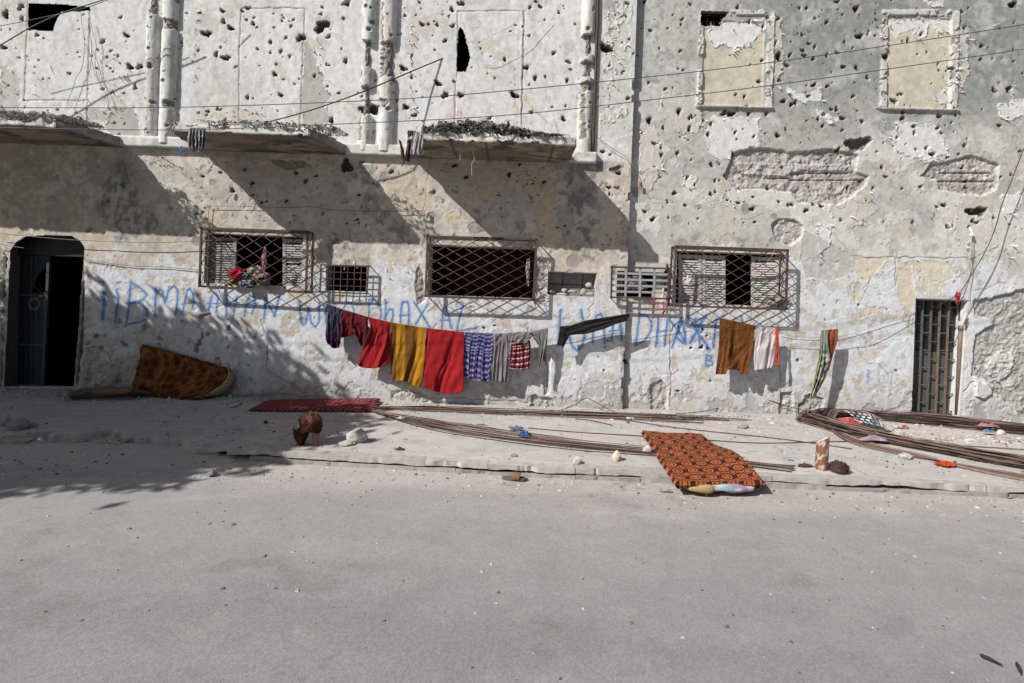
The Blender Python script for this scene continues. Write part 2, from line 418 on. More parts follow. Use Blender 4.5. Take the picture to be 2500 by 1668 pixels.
# white coats still holding
for (poly, sd, fl) in (([(1620, 225), (1700, 235), (1715, 290), (1700, 330), (1650, 320), (1610, 280)], 81, 8), ([(1890, 40), (1905, 50), (1915, 150), (1900, 210), (1886, 190)], 82, 8), ([(1560, 300), (1600, 310), (1620, 400), (1590, 460), (1560, 420)], 83, 6), ([(2330, 60), (2360, 80), (2365, 180), (2345, 230), (2335, 180)], 84, 10), ([(2020, 470), (2110, 480), (2140, 520), (2080, 560), (2030, 530)], 85, 8), ([(2330, 500), (2420, 540), (2440, 600), (2380, 620), (2330, 580)], 86, 8),
                       ([(1722, 300), (1745, 285), (1850, 290), (1855, 330), (1860, 370), (1830, 355), (1810, 375), (1760, 395), (1725, 375)], 41, 22),
                       ([(2190, 300), (2290, 305), (2305, 345), (2312, 375), (2275, 385), (2240, 390), (2185, 370), (2178, 330)], 42, 14),
                       ([(2438, 255), (2500, 242), (2520, 280), (2480, 290), (2440, 290)], 43, 6),
                       ([(1925, 215), (1970, 235), (2005, 215), (2005, 250), (1970, 250), (1930, 240)], 44, 14),
                       ([(2258, 5), (2300, 3), (2300, 16), (2262, 16)], 45, 3),
                       ([(2270, 360), (2240, 380), (2255, 400), (2300, 390)], 46, 4),
                       ([(1668, 430), (1700, 432), (1695, 465), (1670, 462)], 47, 2),
                       ([(1995, 545), (2030, 550), (2025, 600), (2000, 620), (1992, 580)], 48, 8),
                       ([(2440, 480), (2500, 470), (2480, 520), (2450, 520)], 49, 6),
                       ([(1995, 270), (2050, 290), (2040, 300), (2000, 290)], 50, 5)):
    patch(poly, (.585, .585, .575) if sd < 80 else (.50, .485, .44), .007, 10, 12, sd, .95 if sd < 80 else .75, fl)
patch([(2082, 628), (2165, 632), (2150, 655), (2125, 680), (2110, 688), (2088, 670)], CREAM, -.004, 4, 12, 51, .9, 2)
patch([(2188, 640), (2225, 640), (2230, 690), (2238, 735), (2225, 760), (2200, 740), (2190, 690)], CREAM, -.004, 4, 12, 52, .85, 2)
patch([(2225, 632), (2310, 640), (2328, 680), (2300, 690), (2290, 720), (2250, 700), (2240, 670)], CREAM, -.004, 7, 14, 53, .75, 4)
patch([(1960, 560), (2080, 620), (2085, 670), (2030, 684), (1970, 680), (1955, 630)], (.40, .40, .385), -.006, 8, 18, 54, .85, 4)
patch([(2095, 860), (2150, 848), (2150, 875), (2100, 890)], (.50, .46, .38), -.003, 5, 10, 55, .7)
patch([(2100, 755), (2140, 748), (2142, 765), (2102, 778)], (.52, .48, .38), -.003, 3, 10, 56, .8)
patch([(2085, 690), (2102, 690), (2104, 735), (2086, 738)], (.52, .48, .38), -.003, 3, 10, 57, .8)
# rubble where the render has fallen
def rubble(poly, depth, sd, rough=6, col=(.37, .35, .335), fl=0):
    sl, d, m = blob(poly, rough, 16, 1.2, sd, 26)
    x = X[sl]; z = Z[sl]
    w1, w2, cid = worley(x * 7 + fbm(x * 9, z * 9, 4) * .8, z * 7, sd)
    rel = -depth * (.55 + .45 * fbm(x * 3, z * 6, sd + 3, 3)) + (.5 - w1) * .016 + (fbm(x * 9, z * 9, sd, 5, .65) - .5) * .06 + (fbm(x * 28, z * 28, sd, 3) - .5) * .03
    H[sl] = H[sl] * (1 - m) + (H[sl] + rel) * m
    cc = A(col) * (.72 + .55 * fbm(x * 12, z * 12, sd + 1, 4, .6))[..., None] * (.85 + .3 * cid)[..., None]
    cc = cc * (1 - .25 * sm(.10, .0, w2 - w1))[..., None]
    C[sl] = C[sl] * (1 - m[..., None]) + cc * m[..., None]
    mixc(.5 * sm(3, 0, np.abs(d - 1.5)), (.5, .5, .48), sl)
rubble([(1765, 430), (1790, 372), (1850, 362), (1950, 372), (2030, 362), (2095, 378), (2090, 420), (2122, 430), (2112, 455), (2080, 480), (2040, 500), (1950, 495), (1930, 470), (1860, 462), (1800, 465)], .075, 2)
rubble([(2248, 430), (2270, 400), (2330, 390), (2370, 380), (2440, 402), (2435, 460), (2400, 478), (2330, 470), (2290, 460), (2285, 440)], .06, 3)
rubble([(1882, 548), (1900, 535), (1940, 536), (1960, 550), (1958, 578), (1930, 602), (1895, 590)], .055, 4, 4)
rubble([(2378, 735), (2440, 722), (2520, 700), (2530, 1060), (2480, 1000), (2440, 965), (2420, 960), (2405, 925), (2370, 920), (2378, 860), (2380, 820), (2425, 790), (2420, 775), (2380, 770)], .06, 5, 6, (.36, .355, .34))
rubble([(1588, 940), (1615, 928), (1630, 950), (1628, 1005), (1590, 1005)], .05, 6, 5)
rubble([(1905, 960), (1935, 955), (1940, 1030), (1905, 1030)], .05, 7, 5)
rubble([(1950, 990), (1980, 960), (2010, 975), (2015, 1025), (1950, 1025)], .05, 8, 6)
rubble([(1300, 965), (1350, 975), (1360, 1010), (1290, 1010)], .05, 9, 6)
rubble([(1026, 640), (1036, 700), (1040, 735), (1020, 745), (1012, 700), (1018, 660)], .03, 10, 5, (.30, .27, .25))
rubble([(1310, 620), (1335, 640), (1335, 740), (1308, 755), (1300, 720)], .03, 11, 6, (.40, .37, .34))
rubble([(185, 640), (206, 640), (205, 820), (190, 935), (172, 940), (182, 800)], .05, 12, 4, (.33, .30, .26))
rubble([(210, 850), (250, 840), (260, 880), (235, 930), (212, 920)], .04, 13, 8, (.42, .39, .35))
rubble([(0, 600), (22, 640), (18, 900), (0, 960), (-80, 960), (-80, 600)], .04, 14, 8, (.30, .29, .26))
rubble([(590, 965), (700, 962), (720, 982), (600, 985)], .04, 15, 4)
rubble([(955, 955), (1020, 948), (1070, 975), (1030, 985), (955, 975)], .02, 16, 4, (.40, .38, .35))
rubble([(660, 388), (740, 392), (760, 405), (700, 415), (665, 402)], .03, 17, 4, (.28, .24, .20))
# brick joints showing in the two big wounds
for (x0, x1, y0, y1) in ((1930, 2075, 421, 424), (1930, 2110, 438, 441), (2300, 2420, 420, 424), (2295, 2430, 441, 444), (1870, 1930, 433, 436)):
    sl, d, m = blob([(x0, y0), (x1, y0), (x1, y1), (x0, y1)], 1.5, 9, 1.2, 7, 8); H[sl] -= m * .035; mixc(m * .5, (.2, .18, .17), sl)
sl, d, m = blob([(1800, 395), (1925, 400), (2080, 402), (2085, 418), (1960, 415), (1920, 430), (1810, 425)], 3, 9, 2, 8, 10); H[sl] += m * .03; mixc(m * .4, (.42, .41, .40), sl)
# remaining plaster islands in the wound beside the gate
patch([(2380, 930), (2430, 940), (2425, 955), (2400, 975), (2378, 968)], (.52, .52, .51), .045, 4, 12, 61, .95, 2)
patch([(2410, 880), (2450, 855), (2475, 870), (2470, 910), (2440, 935), (2415, 915)], (.46, .455, .43), .03, 4, 12, 62, .95)
# right jamb plaster of the gate
sl, d, m = blob([(2344, 735), (2378, 735), (2378, 1015), (2342, 1015)], 2.5, 20, 1.5, 9, 10); mixc(m * .6, (.58, .58, .57), sl)

# --- grooves: outlines of walled-up doors, seams, cracks
def polyd(pts, x, y):
    d = np.full(x.shape, 1e9, np.float32)
    for (ax, ay), (bx, by) in zip(pts, pts[1:]):
        ex, ey = bx - ax, by - ay; t = np.clip(((x - ax) * ex + (y - ay) * ey) / max(ex * ex + ey * ey, 1e-6), 0, 1)
        d = np.minimum(d, (x - ax - t * ex) ** 2 + (y - ay - t * ey) ** 2)
    return np.sqrt(d)
def line(pts, w, col, a, dh=0, wob=2.0, soft=1.0, sd=0, spr=0):
    s = bbox(pts, w + 10 + wob); x = PX[s]; y = PY[s]
    xx = x + (vn(x / 16, y / 16, sd) - .5) * 2 * wob; yy = y + (vn(x / 16, y / 16, sd + 5) - .5) * 2 * wob
    d = polyd(pts, xx, yy)
    m = sm(w / 2 + soft, w / 2 - soft * .5, d)
    if spr: m = m * (1 - spr * sm(.5, .62, fbm(x / 4, y / 4, sd + 9, 3, .6)))
    if col is not None: mixc(m * a, col, s)
    if dh: H[s] += m * dh
for pts in ([(583, 312), (584, 130), (590, 20), (745, 20)], [(745, 22), (738, 150), (733, 312)], [(584, 115), (612, 85)],
            [(1116, 190), (1118, 28), (1280, 26), (1278, 150), (1273, 300)], [(1112, 200), (1110, 330)],
            [(67, 0), (64, 120), (58, 245), (210, 246)], [(220, 30), (214, 200), (212, 300)]):
    line(pts, 2.4, (.28, .26, .23), .75, -.012, 1.5, .9, 3)
line([(1275, 26), (1270, 320)], 4, (.45, .44, .42), .5, .008, 1.5, 1, 4)
for k in range(46):
    x0 = random.uniform(20, 2480); y0 = random.uniform(420, 1000); a = random.choice((0, 90, 60, 120, 20)) + random.uniform(-25, 25)
    pts = [(x0, y0)]
    for q in range(random.randint(2, 6)):
        a += random.uniform(-50, 50); r = random.uniform(8, 26)
        pts.append((pts[-1][0] + r * math.cos(math.radians(a)), pts[-1][1] + r * math.sin(math.radians(a))))
    line(pts, 1.6, (.24, .22, .20), .6, -.008, 3, .8, k)
for pts in ([(1000, 955), (1060, 970), (1160, 975), (1290, 984)], [(600, 962), (720, 966), (800, 972)], [(1650, 1003), (1800, 1012), (1905, 1018)],
            [(1526, 860), (1524, 1005)], [(1335, 870), (1336, 960)], [(640, 780), (655, 840), (650, 900), (745, 960)], [(2224, 770), (2216, 800)],
            [(2378, 930), (2352, 958)], [(1290, 800), (1289, 860)], [(2187, 632), (2185, 700)], [(2080, 627), (2380, 632)], [(1637, 760), (1636, 990)], [(1903, 790), (1905, 1010)]):
    line(pts, 2.2, (.25, .23, .21), .7, -.014, 3.5, 1, 11)
line([(1337, 870), (1334, 960)], 12, (.33, .31, .29), .5, -.03, 3, 2, 12)
line([(1528, 700), (1526, 1005)], 16, (.42, .41, .39), .5, -.012, 3, 3, 13)
# rust and paint runs
for (x0, y0, y1, c) in ((1108, 180, 330, (.45, .16, .12)), (1112, 230, 325, (.5, .2, .15)), (1118, 250, 325, (.5, .2, .15)), (1100, 270, 325, (.5, .2, .16)), (1134, 210, 260, (.45, .16, .12)), (1127, 265, 325, (.5, .17, .12))):
    line([(x0, y0), (x0 - 2, y1)], 1.6, c, .55, 0, 1, 1.2, 5, .5)
for (x0, y0, x1, y1) in ((1262, 228, 1275, 250), (1285, 245, 1305, 270), (1300, 260, 1335, 300), (1355, 300, 1365, 325), (1255, 250, 1270, 280), (1288, 312, 1292, 322)):
    line([(x0, y0), (x1, y1)], 4, (.50, .34, .13), .75, 0, 2, 1.2, 6, .4)
for (x0, y0, y1) in ((1907, 700, 810), (1840, 600, 640), (1945, 790, 880), (1461, 20, 360), (435, 60, 340), (970, 60, 340)):
    line([(x0, y0), (x0 - 3, y1)], 6, (.42, .28, .16), .35, 0, 2, 3, 7, .3)
for k in range(40):
    x0 = random.choice((random.uniform(1360, 1460), random.uniform(620, 760), random.uniform(1380, 1420), random.uniform(1640, 1800))); y0 = random.uniform(800, 960)
    line([(x0, y0), (x0 + random.uniform(-14, 14), y0 + random.uniform(-4, 10))], 1.2, random.choice(((.45, .12, .12), (.15, .14, .14), (.3, .3, .32))), .4, 0, 3, 1, k, .4)

# --- sprayed writing
def S4(p): return [(x / 2.7506, 500 + y / 2.7506) for x, y in p]
def S5(p): return [(825 + x / 2.7506, 500 + y / 2.7506) for x, y in p]
def S6(p): return [(1650 + x / 2.7506, 500 + y / 2.7506) for x, y in p]
INK = (.03, .12, .33)
G4 = [([(692, 518), (694, 520)], 8), ([(697, 590), (700, 680), (690, 770)], 9), ([(782, 572), (798, 620), (785, 700), (775, 795)], 6.5), ([(780, 528), (810, 518)], 5),
      ([(878, 520), (868, 650), (852, 800)], 5), ([(878, 522), (945, 560), (987, 605), (950, 645), (870, 660)], 4.5), ([(870, 660), (950, 662), (988, 700), (985, 765), (940, 790), (852, 800)], 4.5),
      ([(1048, 560), (1045, 640), (1040, 750)], 6), ([(1052, 600), (1070, 568), (1088, 580), (1108, 655), (1135, 570), (1170, 545), (1192, 570), (1195, 640), (1178, 738)], 5),
      ([(1226, 725), (1245, 640), (1255, 580), (1275, 562), (1296, 600), (1305, 650), (1292, 700)], 5), ([(1222, 668), (1308, 655)], 3.5),
      ([(1402, 710), (1415, 640), (1428, 600), (1450, 590), (1465, 620), (1452, 722)], 5), ([(1388, 665), (1490, 660)], 3),
      ([(1525, 605), (1520, 748)], 5), ([(1592, 615), (1566, 750)], 5), ([(1500, 668), (1606, 660)], 3),
      ([(1640, 752), (1652, 660), (1680, 605), (1705, 620), (1716, 660), (1690, 735)], 5), ([(1632, 665), (1732, 665)], 3.5),
      ([(1782, 622), (1775, 765)], 5.5), ([(1782, 628), (1845, 750)], 5), ([(1845, 750), (1875, 618)], 5),
      ([(2010, 648), (2018, 760), (2032, 810), (2052, 800), (2072, 690)], 4.5), ([(2072, 690), (2090, 790), (2118, 825), (2142, 790), (2145, 650)], 4.5),
      ([(2196, 660), (2188, 790)], 5), ([(2196, 700), (2220, 662), (2248, 672), (2255, 720)], 4)]
G5 = [([(36, 700), (60, 655), (92, 665), (108, 710), (105, 760)], 4), ([(212, 640), (208, 700), (206, 752)], 5), ([(210, 640), (250, 638), (282, 680), (292, 730), (272, 792)], 4.5),
      ([(320, 640), (322, 705), (318, 775)], 5), ([(322, 752), (345, 705), (368, 705), (372, 745), (360, 785)], 4.5),
      ([(432, 655), (424, 730), (420, 802)], 5), ([(432, 656), (468, 655), (478, 690), (478, 800)], 4.5), ([(414, 745), (484, 740)], 3.5),
      ([(510, 655), (560, 730), (625, 832)], 4.5), ([(606, 664), (560, 740), (520, 802)], 4),
      ([(696, 832), (702, 740), (712, 690), (726, 682), (742, 740), (762, 832)], 4.5), ([(688, 776), (752, 774)], 3.5),
      ([(842, 664), (815, 770), (798, 848)], 4.5), ([(798, 848), (930, 828)], 4.5),
      ([(1496, 710), (1490, 800), (1480, 942)], 6.5), ([(1633, 708), (1650, 800), (1655, 890), (1640, 950), (1605, 982), (1570, 945), (1552, 880)], 6),
      ([(1712, 925), (1716, 800), (1735, 745), (1765, 735), (1782, 790), (1790, 928)], 5.5),
      ([(1838, 915), (1848, 800), (1868, 752), (1892, 775), (1906, 912)], 5.5), ([(1822, 850), (1912, 840)], 4),
      ([(2026, 740), (2012, 850), (1998, 945)], 5), ([(2026, 740), (2075, 745), (2108, 790), (2100, 850), (2060, 910), (1998, 945)], 4.5),
      ([(2152, 758), (2136, 952)], 5.5), ([(2212, 768), (2192, 948)], 5.5), ([(2138, 855), (2216, 846)], 3.5),
      ([(2240, 962), (2280, 840), (2310, 762), (2325, 830), (2335, 932)], 5), ([(2238, 782), (2290, 850), (2334, 935)], 5)]
G6 = [([(0, 900), (18, 800), (30, 762), (50, 820), (62, 880), (50, 932), (0, 880)], 5), ([(78, 748), (140, 850), (228, 972)], 6.5), ([(202, 740), (140, 850), (95, 928)], 6.5),
      ([(128, 772), (150, 850), (160, 942)], 4.5), ([(182, 772), (130, 870), (104, 890)], 4.5), ([(110, 800), (128, 765), (165, 770), (180, 830)], 3.5),
      ([(252, 962), (262, 850), (272, 772)], 5.5), ([(268, 775), (310, 765), (320, 800)], 4.5), ([(262, 860), (300, 855)], 3.5), ([(440, 752), (452, 800)], 5), ([(540, 785), (520, 810)], 3),
      ([(206, 1008), (200, 1082)], 4.2), ([(206, 1010), (236, 1015), (238, 1035), (204, 1045)], 3.2), ([(204, 1045), (244, 1055), (244, 1078), (200, 1084)], 3.2),
      ([(1290, 1110), (1288, 1200)], 2.8), ([(1290, 1112), (1310, 1120), (1290, 1150), (1308, 1175), (1288, 1200)], 2.2), ([(1360, 1125), (1362, 1200)], 1.6), ([(1430, 1120), (1460, 1120)], 1.4), ([(1448, 1120), (1440, 1220), (1465, 1225)], 1.6),
      ([(2120, 1120), (2145, 1135), (2140, 1160), (2122, 1160)], 2)]
k = 0
for gr, fn in ((G4, S4), (G5, S5), (G6, S6)):
    for pts, w in gr:
        k += 1
        p = fn(pts)
        faint = .5 if w < 3 else 1
        line(p, w * .85, INK, .95 * faint, 0, .8, 1.1, k, .15)
        line(p, w * 1.9, (.16, .28, .48), .32 * faint, 0, .8, 3.5, k, .2)
# small black marker scrawl
for pts in ([(1520, 880), (1520, 902)], [(1520, 880), (1535, 885), (1522, 892), (1538, 902)], [(1550, 888), (1552, 898)], [(1568, 900), (1572, 878), (1582, 892), (1592, 878), (1596, 900)], [(1610, 880), (1608, 895), (1622, 898), (1626, 882)],
            [(1648, 880), (1636, 882), (1638, 900), (1650, 898)], [(1638, 890), (1648, 890)], [(1660, 900), (1668, 880), (1674, 900)], [(1684, 900), (1690, 882), (1698, 902)], [(1708, 880), (1706, 905)], [(1708, 882), (1720, 886), (1710, 892), (1722, 908)]):
    line(S4(pts), 2.0, (.05, .05, .05), .8, 0, .3, .7, 2, .2)
for (cx, cy, r) in ((1132, 793, 7), (1390 / 2.7506 + 10, 500 + 830 / 2.7506, 4), (1712, 1000, 4), (690, 792, 5)):
    line(ell(cx, cy, r, r) + [ell(cx, cy, r, r)[0]], 1.2, (.2, .2, .2), .5, 0, 1, .8, 2, .3)
    line([(cx - r * .6, cy - r * .3), (cx + r * .5, cy - r * .2), (cx - r * .4, cy + r * .3), (cx + r * .5, cy + r * .4)], 1.0, (.2, .2, .2), .45, 0, .5, .8, 2, .2)
for (cx, cy, w) in ((1645, 842, 6), (1612, 800, 3)): pass

# --- bullet and shell holes
def hole(px, py, r, depth=None, asp=1.0, ang=0.0, dark=.13, ring=True, sd=0):
    R = r * 1.9 + 3
    s = rect(px - R, px + R, py - R, py + R)
    x = PX[s] - px; y = PY[s] - py
    if x.size == 0: return
    c, sn = math.cos(ang), math.sin(ang)
    a = (x * c + y * sn) / asp; b = (-x * sn + y * c)
    th = np.arctan2(b, a)
    wob = .95 + .25 * (fbm(x / 2.2 + sd, y / 2.2, 7, 3) - .5) * 2 + .22 * np.sin(th * 2 + sd) + .16 * np.sin(th * 3 + sd * 2.3) + .10 * np.sin(th * 5 + sd * 1.7)
    q = np.hypot(a, b) / (r * wob) * 1.12
    m = sm(1.0 + .9 / r, 1.0 - 1.4 / r, q)
    depth = depth if depth is not None else min(.016 * r, .10)
    if ring:
        rg = sm(1.95, 1.3, q + (fbm(x / 3 + sd, y / 3, 9, 3) - .5) * 1.4) * (sm(.42, .52, fbm(x / r + sd, y / r, 3)))
        mixc(rg * (.75 if r > 3 else .35), (.33, .31, .29) if (sd * 7) % 2 < 1 else (.46, .43, .38), s); H[s] -= rg * .006 * (1 - m)
    mixc(m * .98, (dark, dark * .95, dark * .9), s)  # deep hits coloured near black, standing in for the shade inside them
    H[s] -= m * depth * (1 - .55 * np.clip(q, 0, 1) ** 3)
R1 = [(35,95,30),(138,48,24),(145,125,16),(25,320,18),(850,240,18),(690,280,18),(870,450,25),(935,450,20),(465,495,12),(810,118,12),(1495,75,18),(1500,145,18),(1548,190,20),(1385,228,28),(1450,370,16),(1515,390,24),(1395,750,12),(1478,738,10),(1705,120,9),(1700,160,14),(1725,185,8),(1815,285,12),(1730,330,10),(1815,355,9),(1885,348,14),(1845,500,17),(1885,640,18),(1905,535,8),(1665,55,18),(1660,655,14),(1955,178,12),(1920,255,12),(1840,185,8),(1905,120,8),(1970,135,9),(2020,255,28),(2160,175,45),(2205,248,16),(2200,435,12),(2110,510,12),(2010,530,8),(1980,565,8),(2225,810,20),(2165,50,10),(2155,95,12),(2310,125,10),(2320,410,18),(320,745,7),(385,738,8),(260,405,8),(535,385,6),(615,378,8),(1255,90,8),(2275,625,12),(2325,20,22),(690,600,12),(1945,380,12),(1635,1138,12),(1560,1280,18),(1690,1230,16),(1695,1310,12),(1985,1160,14),(2050,1215,16),(2120,1180,12),(1480,1160,10),(1920,1350,14),(650,460,10),(1330,340,10),(1360,1185,12)]
R2 = [(60,25,18),(35,125,10),(565,165,16),(665,165,11),(770,175,16),(720,275,14),(830,25,20),(765,65,18),(1290,50,14),(1360,45,14),(1485,85,11),(1330,10,12),(1285,240,10),(1265,455,20),(1450,358,13),(1120,400,13),(1160,210,8),(1005,495,6),(1325,525,18),(1555,420,12),(1540,540,15),(670,560,22),(720,640,25),(825,640,20),(495,520,12),(440,460,22),(497,373,9),(1185,640,25),(1285,570,7),(1020,795,12),(1145,820,8),(1300,755,15),(1515,800,18),(1440,720,8),(1530,712,8),(455,720,22),(515,775,16),(780,548,10),(1780,1020,14),(1830,1040,9),(1790,320,34),(1825,440,10),(1890,1165,16),(1985,360,8),(1910,490,9),(1950,660,14),(2100,205,13),(2090,810,22),(2290,750,20),(2010,370,9),(2125,965,14),(2170,995,10),(2280,1030,12),(2250,590,7),(2320,470,10),(2285,462,8),(2160,325,9),(1935,110,10),(1945,25,14),(2060,10,16),(2305,165,10),(2250,100,8),(785,1110,16),(860,1190,16),(1150,1170,16),(1220,1100,12),(1080,1310,8),(1385,1220,14),(1345,1310,8),(360,1155,16),(235,1230,10),(165,1088,12),(140,1310,12),(130,1475,12),(60,1500,10),(1820,1260,14),(1885,1262,9),(980,840,9),(640,845,9),(60,905,10),(560,60,6),(900,455,6),(1720,400,8)]
R3 = [(45,130,12),(38,165,8),(690,125,14),(880,55,13),(1085,12,16),(1210,60,24),(1235,245,26),(1290,230,9),(1340,240,10),(1015,150,16),(1120,100,8),(1235,100,7),(850,235,12),(895,295,12),(855,340,14),(690,382,32),(1085,355,12),(925,395,14),(745,440,14),(715,470,7),(1125,450,16),(1215,458,16),(930,570,16),(880,575,8),(875,620,7),(725,680,18),(805,690,14),(995,770,14),(957,800,13),(1120,795,18),(1120,875,12),(1220,745,7),(1045,735,12),(20,750,18),(92,795,13),(235,835,14),(215,905,14),(450,868,6),(408,937,8),(10,1030,12),(85,942,7),(105,1075,9),(388,1035,14),(685,910,18),(235,1305,14),(265,1290,10),(420,1365,12),(515,1405,18),(520,1325,10),(755,1380,12),(685,1353,6),(460,1358,6),(1108,1480,12),(875,1415,16),(978,1385,18),(1325,1265,13),(1280,1350,7),(1385,1125,14),(1410,1188,12),(1520,1268,9),(1645,1255,14),(1600,850,14),(1760,860,14),(1485,925,12),(1720,1038,18),(1525,795,20),(1770,780,18),(2050,398,12),(2130,395,10),(2140,605,22),(2235,705,6),(2175,845,16),(1940,980,14),(2255,1175,12),(2100,320,8),(2135,1465,12),(2025,1497,12),(1825,1525,16),(2240,1510,9),(1410,385,30),(1470,675,20),(1395,960,8),(1350,1020,8),(1920,80,16),(370,765,30),(490,765,16),(610,765,14),(2270,30,34),(2240,600,24)]
for Rl, ox in ((R1, 0), (R2, 825), (R3, 1650)):
    for (x, y, r) in Rl:
        hole(ox + x / 2.7506, y / 2.7506, r / 2.7506 * .95, None, random.uniform(1, 1.45), random.uniform(-.5, .5), random.uniform(.035, .085), True, random.uniform(0, 6))
hole(2095, 352, 22, .13, 1.35, -.35, .12, False, 1.0)
hole(2386, 517, 15, .13, 1.75, .03, .06, False, 2.0)
hole(1720 + 50, 278, 5, .08, 2.6, 0, .06, True, 3)
for (x, y, r) in ((1687, 850, 3.4), (1713, 848, 5.5), (1728, 852, 3), (1716, 805, 4), (1726, 820, 3), (1655, 955, 4), (2188, 905, 3.5), (1182, 801, 3.5), (1208, 795, 3), (1484, 832, 3), (1475, 905, 3), (1527, 883, 6), (2386, 902, 3), (1948, 880, 4), (2097, 745, 3), (1735, 930, 3)):
    hole(x, y, r, .05, 1.2, .5, .05, False, x)
for Rl, ox in ((R1, 0), (R2, 825), (R3, 1650)):
    for (x, y, r) in Rl:
        if r > 13 and random.random() < .75:
            hx, hy = ox + x / 2.7506, y / 2.7506
            line([(hx, hy + 3), (hx - .6, hy + random.uniform(14, 50))], random.uniform(2, 5), (.36, .32, .27), random.uniform(.2, .5), 0, 1.5, 2.5, x, .3)
for k in range(34):      # bursts of small hits
    cx, cy = random.uniform(20, 2480), random.uniform(10, 560)
    for _ in range(random.randint(3, 9)): hole(random.gauss(cx, 14), random.gauss(cy, 14), random.choice((1.1, 1.4, 1.8, 2.4, 3.2)), None, random.uniform(1, 1.5), random.uniform(0, 3), .06, True, random.uniform(0, 6))
def scat(n, x0, x1, y0, y1, rs, ring=True, dark=(.04, .12), dep=None, asp=1.4):
    for _ in range(n):
        hole(random.uniform(x0, x1), random.uniform(y0, y1), random.choice(rs) * random.uniform(.8, 1.2), dep, random.uniform(1, asp), random.uniform(0, 3), random.uniform(*dark), ring, random.uniform(0, 6))
hole(845, 405, 20, .12, .8, .8, .05, False, 1.2); hole(905, 268, 16, .10, 1.6, .1, .05, False, 2.2); hole(1480, 118, 14, .08, 1.2, .3, .07, True, 1.1)
for (x, y, r) in ((1505, 415, 12), (1385, 150, 4), (300, 450, 8), (262, 490, 6), (820, 590, 9), (1060, 470, 6)): hole(x, y, r, .04, 1.3, .4, .16, True, x)
scat(130, 0, 860, 0, 330, (1.1, 1.2, 1.4, 1.6, 1.8, 2.2, 2.8, 3.8))
scat(90, 860, 1540, 0, 320, (1.1, 1.2, 1.4, 1.8, 2.2, 2.8))
scat(310, 1560, 2500, 0, 560, (1.1, 1.2, 1.4, 1.6, 2.0, 2.6, 3.4, 4.2, 5.0))
scat(70, 210, 1540, 390, 600, (3, 4, 5, 6.5), False, (.22, .34), .012, 1.7)
scat(190, 480, 1540, 390, 600, (1.2, 1.5, 1.8, 2.4, 3.2), True, (.10, .2), .012)
scat(90, 1560, 2500, 560, 1000, (1.3, 1.8, 2.4, 3.2), True, (.12, .3), .014)
scat(260, 200, 1540, 600, 1000, (1.2, 1.6, 2.2, 3), False, (.2, .4), .008, 2.5)
scat(60, 1600, 2380, 640, 1000, (5, 7, 9), False, (.42, .5), .005, 1.8)
scat(45, 210, 560, 760, 960, (3, 4, 6, 8), False, (.2, .32), .03, 1.6)

# --- openings cut out of the wall
def opening(poly, inflate=0.0):
    return poly
OPEN = {
    'door_left': [(22, 640), (24, 612), (38, 592), (62, 578), (110, 575), (175, 577), (196, 590), (206, 606), (203, 640), (196, 700), (190, 800), (184, 870), (178, 945), (8, 945)],
    'window_a': [(501, 570), (740, 579), (735, 701), (497, 692)],
    'window_b': [(1050, 598), (1307, 607), (1303, 730), (1046, 721)],
    'window_c': [(1652, 613), (1916, 622), (1911, 750), (1647, 741)],
    'small_a': [(796, 648), (896, 651), (893, 714), (793, 711)],
    'niche': [(1338, 663), (1458, 668), (1452, 726), (1336, 721)],
    'small_c': [(1506, 662), (1628, 666), (1625, 728), (1503, 724)],
    'gate': [(2234, 729), (2364, 734), (2343, 1035), (2223, 1035)],
    'hole_top': [(67, 8), (160, 12), (220, 18), (220, 28), (150, 30), (140, 45), (133, 62), (128, 77), (66, 75)],
    'hole_slit': [(1118, 72), (1122, 68), (1131, 76), (1136, 95), (1139, 110), (1147, 140), (1143, 155), (1137, 176), (1114, 175), (1115, 120)],
    'hole_grid': [(1710, 27), (1779, 29), (1772, 42), (1760, 48), (1758, 64), (1709, 64)],
}
keep = np.ones((NZ - 1, NX - 1), bool)
for kname, poly in OPEN.items():
    s = bbox(poly, 8); x = PX[s]; y = PY[s]
    d = sdf(poly, x, y)
    if kname.startswith('hole'): d = d + (fbm(x / 7, y / 7, 5) - .5) * 5
    ins = d < 0
    jj, ii = np.nonzero(ins)
    j0 = s[0].start; i0 = s[1].start
    keep[np.clip(jj + j0, 0, NZ - 2), np.clip(ii + i0, 0, NX - 2)] = False
    # level the rim so that the reveals meet it
    m = sm(9, 2, d); H[s] = H[s] * (1 - m) + np.clip(H[s], -.01, .004) * m
# make the set-back corner straight but chipped
chip = sm(.60, .66, fbm(Z * 5, Z * 1.0 + 3, 4, 4, .6)) * .05
YF = np.where(X < XE - chip * (fbm(X * 9, Z * 9, 4) > .45), YL, YR) - H
Vw = np.stack([X, YF, Z], -1).reshape(-1, 3)
wall = fast_mesh('wall', Vw, grid_quads(NZ, NX, keep), C.reshape(-1, 3), M_WALL, bld)
def wall_y(px, py):
    p = W(px, py, yw(px)); i = min(max(np.searchsorted(xs, p.x), 0), NX - 1); j = min(max(np.searchsorted(zs, p.z), 0), NZ - 1)
    return float(YF[j, i])

